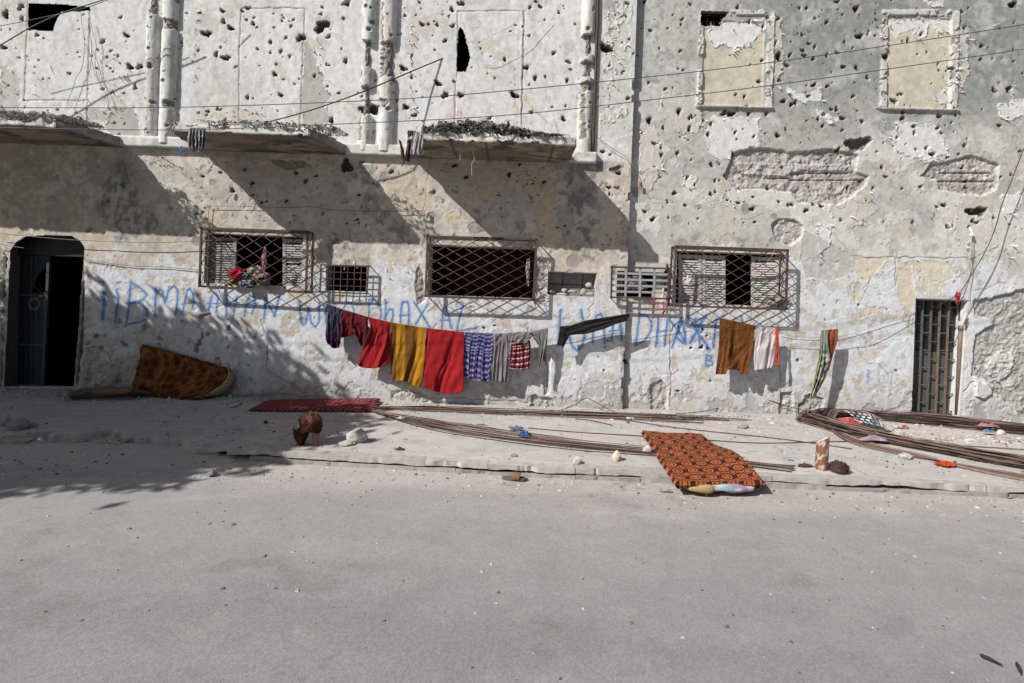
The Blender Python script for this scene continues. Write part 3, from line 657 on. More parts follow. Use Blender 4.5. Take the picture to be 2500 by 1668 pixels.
# rooms behind the wall
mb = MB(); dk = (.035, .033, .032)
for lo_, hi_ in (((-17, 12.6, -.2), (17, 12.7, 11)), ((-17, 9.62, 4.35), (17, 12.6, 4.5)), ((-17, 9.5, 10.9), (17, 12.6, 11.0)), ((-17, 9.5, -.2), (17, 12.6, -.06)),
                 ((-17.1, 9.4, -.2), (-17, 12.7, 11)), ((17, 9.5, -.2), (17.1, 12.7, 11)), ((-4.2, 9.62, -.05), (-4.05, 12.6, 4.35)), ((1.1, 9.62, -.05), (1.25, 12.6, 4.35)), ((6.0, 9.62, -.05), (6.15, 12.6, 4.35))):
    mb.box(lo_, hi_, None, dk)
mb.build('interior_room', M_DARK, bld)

# ------------------------------------------------------------------ columns, ledge, balconies, drainpipe
def column(cx_top, cx_bot, r_px, dam, sd):
    a = W(cx_top, -40, YL); b = W(cx_bot, 348 + .036 * (cx_bot - 290), YL)
    r = r_px * YL / F
    nz, na = 300, 30
    t = np.linspace(0, 1, nz)[:, None]; an = np.linspace(-math.pi / 2 - .15, math.pi / 2 + .15, na)[None, :]
    zc = a.z + (b.z - a.z) * t; xc = a.x + (b.x - a.x) * t
    uu = an * r + 0 * t; zz = zc + 0 * an
    px_, py_ = proj(xc + r * np.sin(an) * .9, YL, zz)
    rr = r * (1 + 0 * uu) + (fbm(uu * 9, zz * 4, sd) - .5) * .012
    peel = sm(.52, .535, fbm(uu * 6 + 3, zz * 2.0, sd + 2, 5, .62))
    col_ = A((.60, .60, .585)) * (.9 + .15 * fbm(uu * 5, zz * 1.2, sd + 4))[..., None]
    col_ = col_ * (1 - .8 * peel[..., None]) + A((.46, .44, .39)) * .8 * peel[..., None]
    rr = rr - peel * .006
    stain = sm(.52, .75, fbm(uu * 12, zz * .7, sd + 7, 4, .6)); col_ = col_ * (1 - .35 * stain[..., None]) + A((.36, .33, .29)) * .35 * stain[..., None]
    for (x0, x1, y0, y1, dp) in dam:
        d = np.maximum(np.abs(py_ - (y0 + y1) / 2) - (y1 - y0) / 2, np.abs(px_ - (x0 + x1) / 2) - (x1 - x0) / 2) + (fbm(px_ / 10, py_ / 10, sd + y0 % 7, 4, .6) - .5) * 16
        m = sm(1.6, -1.6, d); rough_ = fbm(px_ / 7, py_ / 7, sd + 3, 4, .65)
        rr = rr - m * (dp + (rough_ - .5) * .07)
        col_ = col_ * (1 - m[..., None]) + (A((.22, .205, .185)) * (.55 + .9 * rough_)[..., None]) * m[..., None]
    for q in range(14):
        hx = random.uniform(cx_top - r_px, cx_top + r_px); hy = random.uniform(0, 330); hr = random.choice((2, 3, 4, 6))
        m = sm(hr, hr - 1.8, np.hypot(px_ - hx, py_ - hy)); rr = rr - m * .03; col_ = col_ * (1 - .8 * m[..., None]) + .09 * m[..., None]
    P = np.stack([xc + rr * np.sin(an), YL + .03 - rr * np.cos(an) * 1.0 + 0 * zz, zz], -1)
    return fast_mesh('column', P.reshape(-1, 3), grid_quads(nz, na)[:, ::-1], col_.reshape(-1, 3), M_WALL, bld)
column(378, 366, 17, [(340, 410, -20, 38, .06), (348, 362, 90, 235, .03), (340, 362, 240, 360, .03)], 1)
column(421, 408, 21, [(400, 440, 52, 78, .04), (410, 435, 248, 266, .04)], 2)
column(903, 890, 19, [(860, 950, 105, 165, .08), (860, 950, 215, 285, .08), (870, 886, -20, 345, .03)], 3)
column(953, 940, 21, [(930, 990, 108, 190, .06), (920, 945, 246, 265, .05), (928, 940, 10, 100, .02)], 4)
column(1440, 1425, 19, [(1410, 1480, 90, 138, .08), (1415, 1475, 155, 192, .07), (1415, 1470, 205, 228, .05), (1416, 1428, 230, 340, .02)], 5)
mb = MB(); p0 = W(1461, -30, YL - .03); p1 = W(1447, 372, YL - .03)
mb.tube([p0 + (p1 - p0) * t + Vector((random.uniform(-.004, .004), 0, 0)) for t in [i / 14 for i in range(15)]], .028, 10)
mb.build('drainpipe', M_RUST, bld, True)

def rough_box(name, lo, hi, cell, amp, colfn, mat, parent=None, sd=0, warp=None):
    """box with every face subdivided and broken up by noise, one closed mesh"""
    n = [max(1, int(round((hi[k] - lo[k]) / cell))) for k in range(3)]
    pts = {}; V = []; Q = []
    def vid(i, j, k):
        key = (i, j, k)
        if key not in pts:
            pts[key] = len(V); V.append((lo[0] + (hi[0] - lo[0]) * i / n[0], lo[1] + (hi[1] - lo[1]) * j / n[1], lo[2] + (hi[2] - lo[2]) * k / n[2]))
        return pts[key]
    for i in range(n[0]):
        for j in range(n[1]):
            Q.append((vid(i, j, 0), vid(i, j + 1, 0), vid(i + 1, j + 1, 0), vid(i + 1, j, 0))); Q.append((vid(i, j, n[2]), vid(i + 1, j, n[2]), vid(i + 1, j + 1, n[2]), vid(i, j + 1, n[2])))
    for i in range(n[0]):
        for k in range(n[2]):
            Q.append((vid(i, 0, k), vid(i + 1, 0, k), vid(i + 1, 0, k + 1), vid(i, 0, k + 1))); Q.append((vid(i, n[1], k), vid(i, n[1], k + 1), vid(i + 1, n[1], k + 1), vid(i + 1, n[1], k)))
    for j in range(n[1]):
        for k in range(n[2]):
            Q.append((vid(0, j, k), vid(0, j, k + 1), vid(0, j + 1, k + 1), vid(0, j + 1, k))); Q.append((vid(n[0], j, k), vid(n[0], j + 1, k), vid(n[0], j + 1, k + 1), vid(n[0], j, k + 1)))
    V = np.array(V, np.float32)
    V0 = V.copy()
    for ax in range(3):
        a, b = [(1, 2), (0, 2), (0, 1)][ax]
        V[:, ax] += (fbm(V0[:, a] * 6 + V0[:, ax] * 3.1, V0[:, b] * 6 - V0[:, ax] * 4.3, sd + ax * 5, 4, .6) - .5) * 2 * amp
    if warp: V = warp(V, V0)
    return fast_mesh(name, V, Q, colfn(V0), mat, parent)

ZB = W(1200, 393, YL).z                 # underside of the balcony slabs
xa, xb = W(286, 352, YL).x, W(1455, 390, YL).x
def ledge_col(V):
    n_ = fbm(V[:, 0] * 4, V[:, 2] * 9 + V[:, 1] * 5, 3, 4, .6)[:, None]
    return A((.56, .555, .53)) * (1 - sm(.5, .7, n_)) + A((.40, .38, .34)) * sm(.5, .7, n_)
rough_box('ledge', (xa, YL - .10, ZB + .01), (xb, YL + .05, ZB + .20), .035, .010, ledge_col, M_WALL, bld, 3)

def balcony(x0, x1, sd, cutl=0.0, cutr=0.0, dep=1.15, name='balcony'):
    y0 = YL - dep
    def cf(V):
        z = V[:, 2]; n1 = fbm(V[:, 0] * 2.2, V[:, 1] * 3.5, sd + 4, 5, .6); n2 = fbm(V[:, 0] * 5, V[:, 2] * 5, sd + 9, 4, .6)
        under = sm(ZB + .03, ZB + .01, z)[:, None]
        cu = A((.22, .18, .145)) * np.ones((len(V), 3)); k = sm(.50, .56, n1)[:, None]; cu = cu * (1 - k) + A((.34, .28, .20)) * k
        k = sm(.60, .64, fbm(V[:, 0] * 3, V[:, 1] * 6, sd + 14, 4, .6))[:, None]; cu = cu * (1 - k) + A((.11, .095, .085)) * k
        ct = A((.58, .575, .55)) * (.85 + .25 * n2)[:, None]
        k = sm(.50, .58, n2)[:, None] * .8; ct = ct * (1 - k) + A((.30, .28, .25)) * k
        if sd % 2 == 0 and name == 'balcony':
            for q in range(5):
                xs_ = x0 + (x1 - x0) * (q + .55) / 5.2; kk = sm(.018, .006, np.abs(V[:, 0] - xs_))[:, None] * .75; cu = cu * (1 - kk) + .06 * kk
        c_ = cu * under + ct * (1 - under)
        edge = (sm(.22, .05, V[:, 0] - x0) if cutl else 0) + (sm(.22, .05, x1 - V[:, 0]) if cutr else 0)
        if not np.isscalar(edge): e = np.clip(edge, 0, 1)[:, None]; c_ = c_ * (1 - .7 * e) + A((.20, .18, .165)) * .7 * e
        return c_
    def wp(V, V0):
        f = (V0[:, 1] - y0) / dep                     # 0 at the street edge, 1 at the wall
        n1 = fbm(V0[:, 0] * 7, V0[:, 1] * 7, sd + 1, 4, .6)
        if cutl:
            lim = x0 + cutl * (1 - f) + (n1 - .5) * .22
            V[:, 0] = np.where(V0[:, 0] < lim, lim + (V[:, 0] - lim) * .15, V[:, 0])
        if cutr:
            lim = x1 - cutr * (1 - f) + (n1 - .5) * .22
            V[:, 0] = np.where(V0[:, 0] > lim, lim + (V[:, 0] - lim) * .15, V[:, 0])
        ragged = np.maximum(0, fbm(V0[:, 0] * 4, V0[:, 2] * 9 + 2, sd, 5, .65) - .50) * .42
        V[:, 1] += np.where(f < .05, ragged * sm(ZB + .02, ZB + .1, V0[:, 2]), 0)
        top_ = (V0[:, 2] > ZB + .15) & (f < .3); V[:, 2] -= np.where(top_, np.maximum(0, fbm(V0[:, 0] * 5, V0[:, 1] * 5, sd + 2, 5, .65) - .47) * .5 * (1 - f), 0)
        V[:, 2] += np.where((V0[:, 2] < ZB + .01) & (f < .06), np.maximum(0, fbm(V0[:, 0] * 6, V0[:, 0] * 0 + 7, sd, 5, .65) - .5) * .35, 0)
        V[:, 2] += np.where(V0[:, 2] < ZB + .01, (fbm(V0[:, 0] * 2, V0[:, 1] * 3, sd + 4, 4, .6) - .5) * .03, 0)
        return V
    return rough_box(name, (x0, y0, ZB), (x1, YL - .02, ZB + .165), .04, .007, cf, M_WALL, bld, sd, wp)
BX = [(W(-120, 375, YL).x - 1.2, W(302, 378, YL).x), (W(487, 388, YL).x, W(850, 388, YL).x), (W(1005, 393, YL).x, W(1388, 393, YL).x)]
balcony(*BX[0], 5, 0, .25)
balcony(*BX[1], 7, .32, .30)
balcony(*BX[2], 4, .20, 0)

# ------------------------------------------------------------------ window openings, grilles, shutters
def reveal(poly, Y, depth, col=(.40, .38, .35), name='window_reveal', bottom=True):
    """four thick faces lining an opening (TL, TR, BR, BL in photograph pixels)"""
    P = [W(x, y, Y) for x, y in poly]; mb = MB(); c = sum(P, Vector()) / 4
    T = .05
    idx = range(4) if bottom else (0, 1, 3)
    for i in idx:
        a, b = P[i], P[(i + 1) % 4]
        out = (b - a).cross(Vector((0, 1, 0))).normalized()
        if out.dot((a + b) / 2 - c) < 0: out = -out
        n = len(mb.v); a = a - out * .004; b = b - out * .004
        e = (b - a).normalized() * .03
        for p in (a - e, b + e, b + e + out * T, a - e + out * T):
            mb.vert(Vector((p.x, Y + .012, p.z)), col)
        for p in (a - e, b + e, b + e + out * T, a - e + out * T):
            mb.vert(Vector((p.x, Y + depth, p.z)), col)
        mb.f += [(n, n + 1, n + 5, n + 4), (n, n + 4, n + 7, n + 3), (n + 1, n + 2, n + 6, n + 5), (n + 3, n + 7, n + 6, n + 2), (n, n + 3, n + 2, n + 1), (n + 4, n + 5, n + 6, n + 7)]
    return mb.build(name, M_WALL, bld)
def quadpt(P, u, v): return (P[0] * (1 - u) + P[1] * u) * (1 - v) + (P[3] * (1 - u) + P[2] * u) * v
def lattice(front, Yf, Yw_, nx, ny, bent=()):
    """box grille: rusty angle frame standing off the wall, crossed diagonal rods in front and on the returns"""
    P = [W(x, y, Yf) for x, y in front]
    g = empty('security_grille', (0, 0, 0), bld)
    fr = MB()
    for i in range(4):
        a, b = P[i], P[(i + 1) % 4]; e = (b - a).normalized() * .014
        fr.bar(a - e, b + e, .034, .028)
    for p in P:
        fr.bar(p + Vector((0, .016, 0)), Vector((p.x, Yw_ + .02, p.z)), .026, .026) if False else fr.tube([p + Vector((0, .01, 0)), Vector((p.x, Yw_ + .03, p.z))], .013, 5)
    # back frame against the wall
    Bk = [Vector((p.x, Yw_ - .012, p.z)) for p in P]
    for i in range(4): fr.bar(Bk[i], Bk[(i + 1) % 4], .02, .012)
    fr.build('frame', M_RUST, g)
    r = .0072
    w, h = 1.0, 1.0
    for fam in (0, 1):
        # rods run through quad (u,v) space: u/dx +- v/dy = k
        dx = 1.0 / nx; dy = 1.0 / ny
        for k in range(-nx - ny, 2 * (nx + ny)):
            pts = []
            # line u = k*dx*... param
            for v in (0, 1):
                u = (k * dx) + (v / dy) * dx * (1 if fam else -1)
                pts.append((u, v))
            (u0, v0), (u1, v1) = pts
            if max(u0, u1) <= 0 or min(u0, u1) >= 1: continue
            def clip(ua, va, ub, vb):
                if ua < 0: t = (0 - ua) / (ub - ua); ua, va = 0, va + (vb - va) * t
                elif ua > 1: t = (1 - ua) / (ub - ua); ua, va = 1, va + (vb - va) * t
                return ua, va
            a = clip(u0, v0, u1, v1); b = clip(u1, v1, u0, v0)
            if abs(a[1] - b[1]) < .06: continue
            A_, B_ = quadpt(P, *a), quadpt(P, *b)
            off = Vector((0, .004 if fam else -.010, 0))
            m_ = (A_ + B_) / 2 + Vector((random.uniform(-.006, .006), random.uniform(-.01, .004), random.uniform(-.006, .006)))
            MB().tube([A_ + off, m_ + off, B_ + off], r, 5).build('rod', M_RUST, g, True, False)
    # return sides
    for (p, q) in ((P[0], P[3]), (P[1], P[2])):
        n = 3
        for k in range(n):
            a = p + (q - p) * (k / n); b = p + (q - p) * ((k + 1) / n)
            for (s_, e_) in ((a, Vector((b.x, Yw_, b.z))), (b, Vector((a.x, Yw_, a.z)))):
                MB().tube([s_, e_], .006, 4).build('rod', M_RUST, g, True, False)
    return g
def shutter(x0, x1, yt, yb, Y, slope, broken=0, col=(.36, .34, .31), open_=0.0):
    """louvred leaf between photograph columns x0..x1"""
    g = empty('shutter', (0, 0, 0), bld)
    P = [W(x0, yt, Y), W(x1, yt + slope * (x1 - x0), Y), W(x1, yb + slope * (x1 - x0), Y), W(x0, yb, Y)]
    P[1].y -= open_; P[2].y -= open_
    w = (P[1] - P[0]).length; h = (P[3] - P[0]).length; sw = .055
    fr = MB()
    for a, b in ((quadpt(P, sw / 2 / w, 0), quadpt(P, sw / 2 / w, 1)), (quadpt(P, 1 - sw / 2 / w, 0), quadpt(P, 1 - sw / 2 / w, 1))):
        fr.bar(a, b, sw, .035, col)
    for v in (.04, .96): fr.bar(quadpt(P, sw / w + .002, v), quadpt(P, 1 - sw / w - .002, v), h * .075, .033, col)
    fr.build('frame', M_WOOD, g)
    n = int(h * .82 / .043)
    for k in range(n):
        v = .105 + .80 * (k + .5) / n
        if random.random() < broken: continue
        a = quadpt(P, sw / w, v); b = quadpt(P, 1 - sw / w, v)
        tl = random.uniform(.45, .62) if random.random() < .93 else random.uniform(0, 1.2); j = Vector((0, 0, random.uniform(-.004, .004)))
        mb = MB(); t = .005; hw = .024
        dn = Vector((0, -math.sin(tl) * hw, -math.cos(tl) * hw))
        nn = Vector((0, -math.cos(tl) * t, math.sin(tl) * t))
        n0 = len(mb.v)
        for p in (a, b + j):
            for q in (dn + nn, -dn + nn, -dn - nn, dn - nn): mb.vert(p + q, tuple(c * random.uniform(.85, 1.1) for c in col))
        mb.f += [(n0, n0 + 1, n0 + 2, n0 + 3), (n0 + 7, n0 + 6, n0 + 5, n0 + 4)] + [(n0 + i, n0 + 4 + i, n0 + 4 + (i + 1) % 4, n0 + (i + 1) % 4) for i in range(4)]
        mb.build('slat', M_WOOD, g)
    return g
# window A
reveal(OPEN['window_a'], YL, .34)
lattice([(492, 557), (751, 566), (747, 713), (487, 699)], YL - .24, YL, 6, 5)
shutter(505, 578, 578, 692, YL + .12, .036, .0, (.25, .245, .24))
shutter(691, 742, 583, 699, YL + .12, .036, .08, (.33, .315, .30))
# window B with dark red curtain
reveal(OPEN['window_b'], YL, .34, (.42, .40, .36))
lattice([(1044, 577), (1310, 585), (1302, 732), (1039, 723)], YL - .24, YL, 6.0 and 6, 6)
nu, nv = 90, 12
P = [W(x, y, YL + .75) for x, y in [(1030, 590), (1330, 600), (1326, 755), (1024, 745)]]
u = np.linspace(0, 1, nu)[None, :]; v = np.linspace(0, 1, nv)[:, None]
gp = np.array([[list(quadpt(P, float(a), float(b))) for a in u[0]] for b in v[:, 0]])
gp[..., 1] += .03 * np.sin(u * 60 + np.sin(u * 23) * 2)
fast_mesh('curtain', gp.reshape(-1, 3), grid_quads(nv, nu)[:, ::-1], np.tile(A((.045, .012, .012)), (nu * nv, 1)), M_CLOTH, bld)
# window C
reveal(OPEN['window_c'], YR, .34, (.46, .44, .41))
lattice([(1651, 601), (1923, 611), (1919, 755), (1642, 747)], YR - .27, YR, 7, 6)
shutter(1656, 1712, 621, 743, YR + .12, .036, .0, (.40, .38, .37))
shutter(1714, 1770, 623, 745, YR + .12, .036, .0, (.40, .38, .37))
shutter(1834, 1898, 627, 748, YR + .14, .036, .0, (.44, .42, .40), .05)
# small openings
def bargrid(front, Yf, Yw_, nvb, nhb, w, flat=False, mat=M_RUST, col=None, fw=.024):
    P = [W(x, y, Yf) for x, y in front]
    g = empty('security_grille', (0, 0, 0), bld); fr = MB()
    for i in range(4):
        a, b = P[i], P[(i + 1) % 4]; e = (b - a).normalized() * fw * .45; fr.bar(a - e, b + e, fw, fw)
        fr.tube([a, Vector((a.x, Yw_ + .03, a.z))], .010, 5)
    fr.build('frame', M_RUST, g)
    for k in range(nvb):
        u = (k + 1) / (nvb + 1); a, b = quadpt(P, u, .02), quadpt(P, u, .98)
        MB().bar(a, b, w, .006 if flat else w, col).build('bar', mat, g)
    for k in range(nhb):
        v = (k + 1) / (nhb + 1); o = Vector((0, .009, 0)); a, b = quadpt(P, .01, v) + o, quadpt(P, .99, v) + o
        MB().bar(a, b, w, .006 if flat else w, col).build('bar', mat, g)
reveal(OPEN['small_a'], YL, .34, (.33, .31, .28))
bargrid([(784, 647), (899, 650), (896, 717), (781, 713)], YL - .14, YL, 6, 3, .012)
reveal(OPEN['small_c'], YR, .30, (.50, .48, .44))
bargrid([(1494, 652), (1633, 656), (1631, 730), (1492, 726)], YL - .12, YL, 3, 4, .040, True, M_METAL, (.28, .285, .29), .03)
mb = MB(); P = [W(x, y, YR + .2) for x, y in [(1500, 660), (1519, 660), (1521, 730), (1500, 730)]]
for q in ([(1498, 655), (1520, 655), (1520, 735), (1498, 735)], [(1595, 655), (1632, 655), (1632, 735), (1595, 735)], [(1520, 655), (1595, 655), (1595, 671), (1520, 671)]):
    a = W(*q[0], YR + .24); b = W(*q[2], YR + .24); mb.box((min(a.x, b.x), YR + .235, min(a.z, b.z)), (max(a.x, b.x), YR + .285, max(a.z, b.z)), None, (.46, .43, .37))
mb.build('window_surround', M_WALL, bld)
# niche with a blocked back
reveal(OPEN['niche'], YL, .26, (.52, .51, .48), 'niche_lining')
a = W(1325, 655, YL + .24); b = W(1470, 735, YL + .24); bw = (b.x - a.x) / 3
for r_ in range(2):
    for c_ in range(3):
        x0 = a.x + bw * c_ + (.0 if r_ else bw * .0); zt = a.z + (b.z - a.z) * r_ / 2
        rough_box('block', (x0 + .006, YL + .22, zt + (b.z - a.z) / 2 + .006), (x0 + bw - .006, YL + .30, zt - .006), .05, .004, lambda V: np.tile(A((.21, .205, .20)), (len(V), 1)), M_CONC, bld, r_ * 3 + c_)
# grid behind the broken blind window, upper holes
mb = None
g = empty('security_grille', (0, 0, 0), bld)
for x in (1726, 1743, 1759): MB().bar(W(x, 20, YR + .12), W(x, 72, YR + .12), .010, .010).build('bar', M_RUST, g)
for y in (38, 52): MB().bar(W(1700, y, YR + .135), W(1785, y + 2, YR + .135), .010, .010).build('bar', M_RUST, g)
reveal([(1710, 22), (1790, 24), (1790, 66), (1708, 64)], YR + .01, .16, (.30, .28, .26), 'broken_edge')
# ------------------------------------------------------------------ doors
def door_left():
    P = [W(x, y, YL) for x, y in [(16, 570), (206, 570), (188, 950), (8, 950)]]
    reveal([(14, 574), (207, 577), (184, 946), (5, 946)], YL + .01, .34, (.11, .10, .09), 'door_reveal', False)
    d = empty('doorway', (0, 0, 0), bld); Yd = YL + .24
    mb = MB()
    a = W(30, 560, Yd); b = W(215, 628, Yd)
    mb.box((a.x, Yd, b.z), (b.x + .05, Yd + .03, a.z), None, (.008, .011, .014)); mb.build('transom_panel', M_METAL, d)
    mb = MB()
    # leaf with a ragged opening torn in its upper right
    L0, T0 = W(20, 620, Yd + .05), W(118, 950, Yd + .05)
    n1, n2 = 70, 180; V = []; Cc = []; kp = np.ones((n2 - 1, n1 - 1), bool)
    for j in range(n2):
        for i in range(n1):
            px = 30 + (122 - 30) * i / (n1 - 1); py = 624 + (955 - 624) * j / (n2 - 1)
            px -= .036 * (py - 624)
            p = W(px, py, Yd + .05); ins = sdf([(128, 640), (100, 660), (88, 678), (76, 712), (128, 716)], np.array([px]), np.array([py]))[0] < 0
            ring = abs(math.hypot(px - 83, py - 742) - 13) < 3 or math.hypot(px - 96, py - 738) < 4
            V.append((p.x, p.y + .004 * math.sin(px * .5), p.z)); Cc.append((.11, .115, .12) if ring else (.014, .018, .023))
            if ins and j < n2 - 1 and i < n1 - 1: kp[j, i] = False
    o = fast_mesh('door_leaf', V, grid_quads(n2, n1, kp)[:, ::-1], Cc, M_METAL, d)
    md = o.modifiers.new('thick', 'SOLIDIFY'); md.thickness = .03
    for (y, n_) in ((720, 1), (840, 1)): MB().bar(W(32, y, Yd + .03), W(116, y + 3, Yd + .03), .035, .02, (.05, .06, .07)).build('rail', M_METAL, d)
    MB().bar(W(120, 640, Yd + .02), W(106, 950, Yd + .02), .05, .05, (.03, .04, .05)).build('door_post', M_METAL, d)
    MB().tube([W(84, 700, Yd + .06), W(122, 732, Yd + .06)], .012, 6, (.03, .03, .03)).build('brace', M_METAL, d)
door_left()
def gate():
    reveal([(2234, 730), (2365, 735), (2343, 1020), (2224, 1020)], YR, .30, (.57, .57, .56), 'door_reveal', False)
    Yg = YR + .17
    g = empty('iron_gate', (0, 0, 0), bld)
    P = [W(2234, 731, Yg), W(2346, 735, Yg), W(2334, 1013, Yg), W(2223, 1011, Yg)]
    gc = (.09, .085, .08); fr = MB()
    for i in range(4):
        a, b = P[i], P[(i + 1) % 4]; fr.bar(a, b, .045, .04, gc)
    fr.build('frame', M_METAL, g)
    cols_ = [0, .17, .36, .55, .74, .93]
    for k in range(1, 5): MB().bar(quadpt(P, cols_[k], .01), quadpt(P, cols_[k], .99), .026, .03, (.10, .09, .08) if k < 3 else (.17, .115, .085)).build('upright', M_METAL, g)
    for k in range(5):
        for q in range(7):
            v = (q + (.40 if k % 2 == 0 else .90)) / 6.6
            if v > .985: continue
            MB().bar(quadpt(P, cols_[k] + .02, v), quadpt(P, min(cols_[k + 1] - .02, .98), v), .016, .02, (.13, .11, .095)).build('crossbar', M_METAL, g)
    MB().tube([W(2346, 800, YR + .08), W(2343, 850, YR + .08), W(2336, 1012, YR + .08)], .036, 10, (.17, .12, .095)).build('hinge_post', M_METAL, g, True)
    MB().tube([W(2345, 795, YR + .08), W(2345, 806, YR + .08)], .042, 10, (.2, .17, .15)).build('post_cap', M_METAL, g, True)
    mb = MB(); a = quadpt(P, -.02, -.02); b = quadpt(P, 1.02, 1.02)
    mb.box((a.x - .05, Yg + .06, b.z - .03), (b.x + .1, Yg + .075, W(2280, 860, Yg).z), None, (.085, .088, .085)); mb.build('lower_panel', M_METAL, g)
    mb = MB(); mb.box((a.x - .05, Yg + .065, W(2280, 858, Yg).z), (b.x + .1, Yg + .075, a.z + .05), None, (.012, .02, .026)); mb.build('dusty_glass', mat_vc('dusty_glass', .25, .1, 6, .05, 20, .5), g)
gate()

# ------------------------------------------------------------------ lifted paint flakes
def flakes(pts):
    V = []; Q = []; Cc = []
    for (px, py, L, wd, c) in pts:
        y = wall_y(px, py) - .002; p = W(px, py, y)
        th = random.choice((random.gauss(0, .25), random.gauss(3.14, .25), random.gauss(3.14, .25), random.uniform(1, 2)))   # direction it peels towards in the facade
        dx, dz = math.sin(th), -math.cos(th); sx, sz = dz, -dx
        curl = random.uniform(.2, 1.5); nseg = 5; base = len(V)
        out = 0; fwd = 0; ang = random.uniform(.12, .45)
        for k in range(nseg + 1):
            t = k / nseg; w_ = wd * (1 - t ** 1.3) * (.8 + .4 * random.random()) + .001
            for s_ in (-1, 1):
                jit = random.uniform(-.25, .25) * w_
                V.append((p.x + dx * fwd + sx * (s_ * w_ + jit), p.y - out, p.z + dz * fwd + sz * (s_ * w_ + jit))); Cc.append(c)
            ang += curl / nseg; fwd += math.cos(ang) * L / nseg; out += abs(math.sin(ang)) * L / nseg
        for k in range(nseg):
            Q.append((base + 2 * k, base + 2 * k + 1, base + 2 * k + 3, base + 2 * k + 2))
    o = fast_mesh('paint_flakes', V, Q, Cc, M_FLAKE, bld)
    o['kind'] = 'stuff'
pts = []
for (px, py) in EDGE_PTS:
    pts.append((px, py, random.uniform(.03, .09), random.uniform(.006, .024), random.choice(((.58, .57, .54), (.52, .49, .43), (.60, .60, .58)))))
for (cx, cy, sx, sy, n_) in ((1490, 90, 18, 40, 14), (1505, 180, 20, 30, 11), (1485, 240, 18, 30, 10), (640, 290, 40, 15, 10), (780, 170, 20, 60, 12), (240, 180, 30, 60, 20), (300, 200, 30, 50, 14), (275, 270, 40, 30, 12),
                             (480, 60, 4, 60, 8), (478, 150, 4, 60, 10), (1002, 130, 6, 80, 16), (1005, 250, 6, 40, 8), (2365, 70, 8, 30, 12), (2340, 150, 8, 60, 22), (1710, 150, 8, 60, 16), (1700, 230, 10, 25, 10), (2150, 80, 6, 40, 8),
                             (2160, 310, 12, 30, 12), (1660, 330, 4, 20, 6), (1790, 490, 20, 14, 6), (2140, 500, 20, 30, 10), (2270, 530, 12, 12, 6), (2460, 620, 10, 30, 14), (1415, 250, 6, 80, 12), (380, 400, 40, 20, 12), (1430, 380, 30, 14, 5), (2480, 210, 10, 20, 5), (2100, 60, 300, 60, 14), (2000, 290, 40, 20, 12), (900, 660, 120, 30, 10), (1720, 640, 40, 20, 4), (2220, 540, 100, 50, 8), (60, 180, 50, 70, 14)):
    for _ in range(n_):
        pts.append((random.gauss(cx, sx * .6), random.gauss(cy, sy * .6), random.uniform(.03, .12), random.uniform(.005, .018), random.choice(((.58, .57, .54), (.52, .48, .41), (.60, .60, .58)))))
flakes([p for p in pts if 0 < p[0] < 2500 and 0 < p[1] < 1000])

# ------------------------------------------------------------------ pavement, kerb, road
def kerb_y(x):
    return np.interp(x, [-12, -6.5, -3.3, 0, 5.6, 12], [6.35, 6.40, 6.42, 6.22, 6.10, 6.0])
gx = np.concatenate([np.linspace(-22, -11, 12), np.arange(-10.9, 10.9, .026), np.linspace(11, 22, 12)]); ny_ = 135
t = np.linspace(0, 1, ny_)
GX = np.tile(gx, (ny_, 1)); KY = kerb_y(gx)
GY = (KY + .10)[None, :] * (1 - t[:, None]) + 9.62 * t[:, None]
broken = sm(-3.2, -4.6, GX)                    # left of here the slab edge has crumbled away
edge_n = fbm(GX * 1.6, GX * 0 + 3, 5, 4, .6)
edge_off = GY - (KY[None, :] + .10)
GZ = (fbm(GX * 1.2, GY * 1.2, 1) - .5) * .02 + (fbm(GX * 7, GY * 7, 2, 4, .6) - .5) * .008
lip = .30 + (edge_n - .5) * 1.1
fall = broken * sm(lip + .03, lip - .03, edge_off)
GZ = GZ - fall * (.085 + .02 * fbm(GX * 5, GY * 5, 6)) - broken * sm(lip * .9, 0, edge_off) * .05
GZ -= sm(.06, 0, edge_off) * .03 * (1 - broken)
GC = A((.41, .385, .368)) * (.86 + .28 * fbm(GX * 1.1, GY * 2, 7, 5, .6))[..., None]
k = sm(.50, .62, fbm(GX * .9, GY * 2.5, 12, 5, .6))[..., None] * .45; GC = GC * (1 - k) + A((.36, .355, .345)) * k
k = fall[..., None] * .8; GC = GC * (1 - k) + A((.38, .33, .27)) * k
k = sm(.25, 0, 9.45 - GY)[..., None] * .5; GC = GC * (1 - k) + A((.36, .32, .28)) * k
ck = np.abs(fbm(GX * .55 + 3, GY * .9, 41, 5, .55) - .5); ck2 = np.abs(fbm(GX * .8 + 9, GY * 1.3, 44, 5, .55) - .47)
crk = np.maximum(sm(.0045, .001, ck), sm(.003, .0008, ck2)); GZ -= crk * .012; GC = GC * (1 - .55 * crk[..., None])
k = sm(.50, .60, fbm(GX * 2.4, GY * 5, 48, 5, .65))[..., None] * .35; GC = GC * (1 - k) + A((.47, .435, .38)) * k
k = sm(.60, .68, fbm(GX * 1.8, GY * 4, 52, 5, .65))[..., None] * .45; GC = GC * (1 - k) + A((.30, .295, .29)) * k
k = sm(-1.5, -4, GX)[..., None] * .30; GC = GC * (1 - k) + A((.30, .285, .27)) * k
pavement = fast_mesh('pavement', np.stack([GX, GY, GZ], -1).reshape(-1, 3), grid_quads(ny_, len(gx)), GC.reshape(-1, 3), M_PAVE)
tag(pavement, 'cracked pale concrete pavement dusted with sand along the wall', None, None, 'structure')
